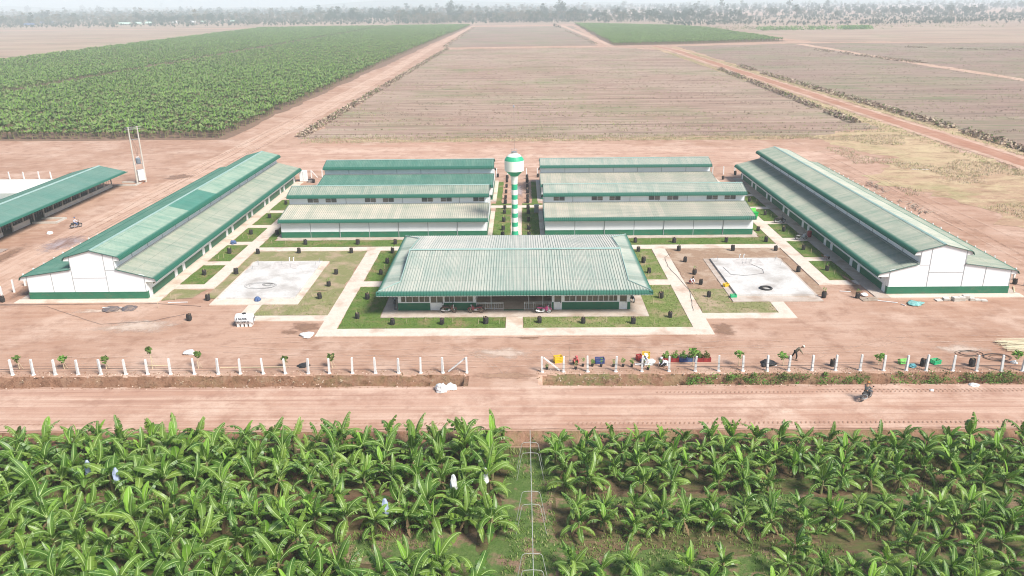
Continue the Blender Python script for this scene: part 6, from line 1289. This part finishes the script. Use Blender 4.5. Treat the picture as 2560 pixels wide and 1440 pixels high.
# wood: one mass of trees
srcs = []
for k, (a, c) in enumerate(tp):
    bm = bmesh.new(); bm.from_mesh(a); n0 = len(bm.faces); bm.from_mesh(c); bm.faces.ensure_lookup_table()
    for i, f in enumerate(bm.faces): f.material_index = 0 if i < n0 else 1
    me = bpy.data.meshes.new('tree'); bm.to_mesh(me); bm.free(); me.materials.append(BARK); me.materials.append(c.materials[0]); o = bpy.data.objects.new('tree', me); col.objects.link(o)
    xx, yy = ((-900, 1950), (-520, 1880), (330, 1700), (560, 1500), (700, 1400), (-1150, 2050))[k]; o.location = (xx, yy, 0); tag(o, '%s at the far wood edge, %s from the left' % (['dark tree', 'light tree', 'tall tree', 'dry tree', 'bushy tree', 'bare tree'][k], ordn((2, 3, 4, 5, 6, 1)[k])), 'tree', 'trees at the edge of the far wood'); srcs.append(o)
pts = []; random.seed(55)
for _ in range(30000):
    y = 1500 + 4300 * random.random() ** 1.7; x = rnd(-1, 1) * (y * .72 + 120)
    fx = x / y
    lim = 1760 if fx < -.15 else (1580 if fx < .1 else 1330)
    if y < lim: continue
    dn = nz(x, y, .0028, 9) + .35 * nz(x, y, .009, 2) + (.38 if fx < .02 else .05) + (y - 1700) * .00022
    if fx > .08:
        dn -= .30
        if random.random() < .6: continue
    if dn < .0 and random.random() > .10: continue
    k = random.choice((0, 0, 1, 1, 2, 4)) if (nz(x, y, .004, 20) > -.05 and fx < .15) else random.choice((1, 2, 3, 3, 5, 5, 4)); pts.append((x, y, 0, rnd(0, 6.28), rnd(.45, 1.2) ** 1.2 * (1.3 if y > 2500 else 1.1) * (1.5 if random.random() < .06 else 1), k))
for _ in range(2600):
    x = rnd(-1500, 1500); y = rnd(1480, 1800); pts.append((x * (y / 1500), y, 0, rnd(0, 6), rnd(.25, .5), random.choice((3, 3, 5, 4))))
for _ in range(2600):
    x = rnd(230, 1000); y = rnd(1180, 1500)
    if nz(x, y, .012, 3) < 0: continue
    pts.append((x, y, 0, rnd(0, 6), rnd(.2, .45), random.choice((3, 4, 4, 5))))
scatter('far_wood', 'hazy far wood along the horizon', 'wood', pts, srcs)
mb = MB(); random.seed(14)
for _ in range(150):
    x = random.choice((rnd(300, 392), rnd(405, 440), rnd(300, 440))); leaves(mb, (x, rnd(1035, 1060), rnd(1, 3.2)), 3.4, 26, 1.7, .8)
tag(mb.build('hedge', SHRUB2), 'long green thicket beyond the second plantation at upper right', 'thicket', kind='stuff')
mb = MB()
for _ in range(190): x = rnd(210, 330) if random.random() < .5 else rnd(450, 800); leaves(mb, (x, rnd(1050, 1190), rnd(.6, 2)), 3, 10, 1.4, .7, random.choice((0, 1)))
tag(mb.build('scrub', [SHRUB, STRAW]), 'dry scrub beyond the second plantation', 'scrub', kind='stuff')
# village roofs
random.seed(66)
VR = [('grey', (.42, .43, .44)), ('pale blue', (.50, .60, .66)), ('white', (.78, .78, .76)), ('pale green', (.45, .58, .48)), ('dark blue', (.10, .14, .24))]
for k, (tx, ty, w_, ci) in enumerate([(75, 66, 26, 4), (118, 61, 34, 4), (160, 60, 26, 4), (203, 56, 12, 2), (252, 50, 10, 2), (312, 64, 30, 3), (347, 63, 14, 3), (372, 62, 14, 3), (375, 49, 16, 1), (405, 44, 24, 1), (438, 60, 9, 2), (484, 59, 14, 2), (505, 58, 18, 3), (588, 58, 22, 3), (655, 38, 20, 2), (728, 34, 16, 2), (530, 47, 14, 1), (622, 40, 10, 2)]):
    p, t = ground_at(tx, ty); W = w_ * t / F_PX; t_ = thing('house', 'low house with %s roof in the far village, %s from the left' % (VR[ci][0], ordn(k + 1)), 'house', (p.x, p.y, 0), rnd(-.1, .1), 'houses of the far village')
    mb = MB(); mb.box(-W * .45, W * .45, -5, 5, 0, 3.2); mb.build('wall', flat('house_wall%d' % ci, (.55, .5, .44)) if 'house_wall%d' % ci not in bpy.data.materials else bpy.data.materials['house_wall%d' % ci], t_)
    mb = MB(); mb.prism([(-6.2, 3.0), (6.2, 3.0), (0, 6.6)], lambda q: (-W / 2, q[0], q[1]), lambda q: (W / 2, q[0], q[1])); mb.build('roof', flat('house_roof%d' % ci, VR[ci][1]) if 'house_roof%d' % ci not in bpy.data.materials else bpy.data.materials['house_roof%d' % ci], t_, fix=True)
    mb = MB(); mb.box(-1, 1, -5.06, -5.01, .1, 2.3); mb.build('door', BROWNW, t_)
# hills at the horizon
mb = MB(); N_ = 90
for k in range(N_ + 1):
    x = -5200 + 10400 * k / N_; h = 25 + 60 * max(0, nz(x, 0, .0006, 4) + .25) + 18 * nz(x, 0, .002, 8); mb.v += [(x, 6300, -5), (x, 6900, max(4, h)), (x, 7700, -5)]
for k in range(N_): a = k * 3; mb.f += [(a, a + 3, a + 4, a + 1), (a + 1, a + 4, a + 5, a + 2)]; mb.m += [0, 0]
tag(mb.build('hills', M('hill_wood', (.07, .10, .06), (.11, .13, .08), scale=.01)), kind='structure')
# ------------------------------------------------------------------ haze
hz = MB(); hz.box(-9600, 9600, -260, 9800, -6, 130); ho = hz.build('haze', None); ho['kind'] = 'stuff'; ho['label'] = 'pale haze thickening towards the far wood'
hm = bpy.data.materials.new('haze'); hm.use_nodes = True; hn = hm.node_tree; hn.nodes.clear(); ou = hn.nodes.new('ShaderNodeOutputMaterial'); pv = hn.nodes.new('ShaderNodeVolumePrincipled')
pv.inputs['Color'].default_value = (.86, .96, 1.0, 1); pv.inputs['Density'].default_value = .00031; pv.inputs['Anisotropy'].default_value = 0.0; hn.links.new(pv.outputs[0], ou.inputs['Volume'])
ho.data.materials.clear(); ho.data.materials.append(hm)
for o in list(bpy.data.objects):
    if o.name.startswith('door') and o.type == 'EMPTY' and o.parent:
        for k in ('label', 'category'):
            if k in o: del o[k]
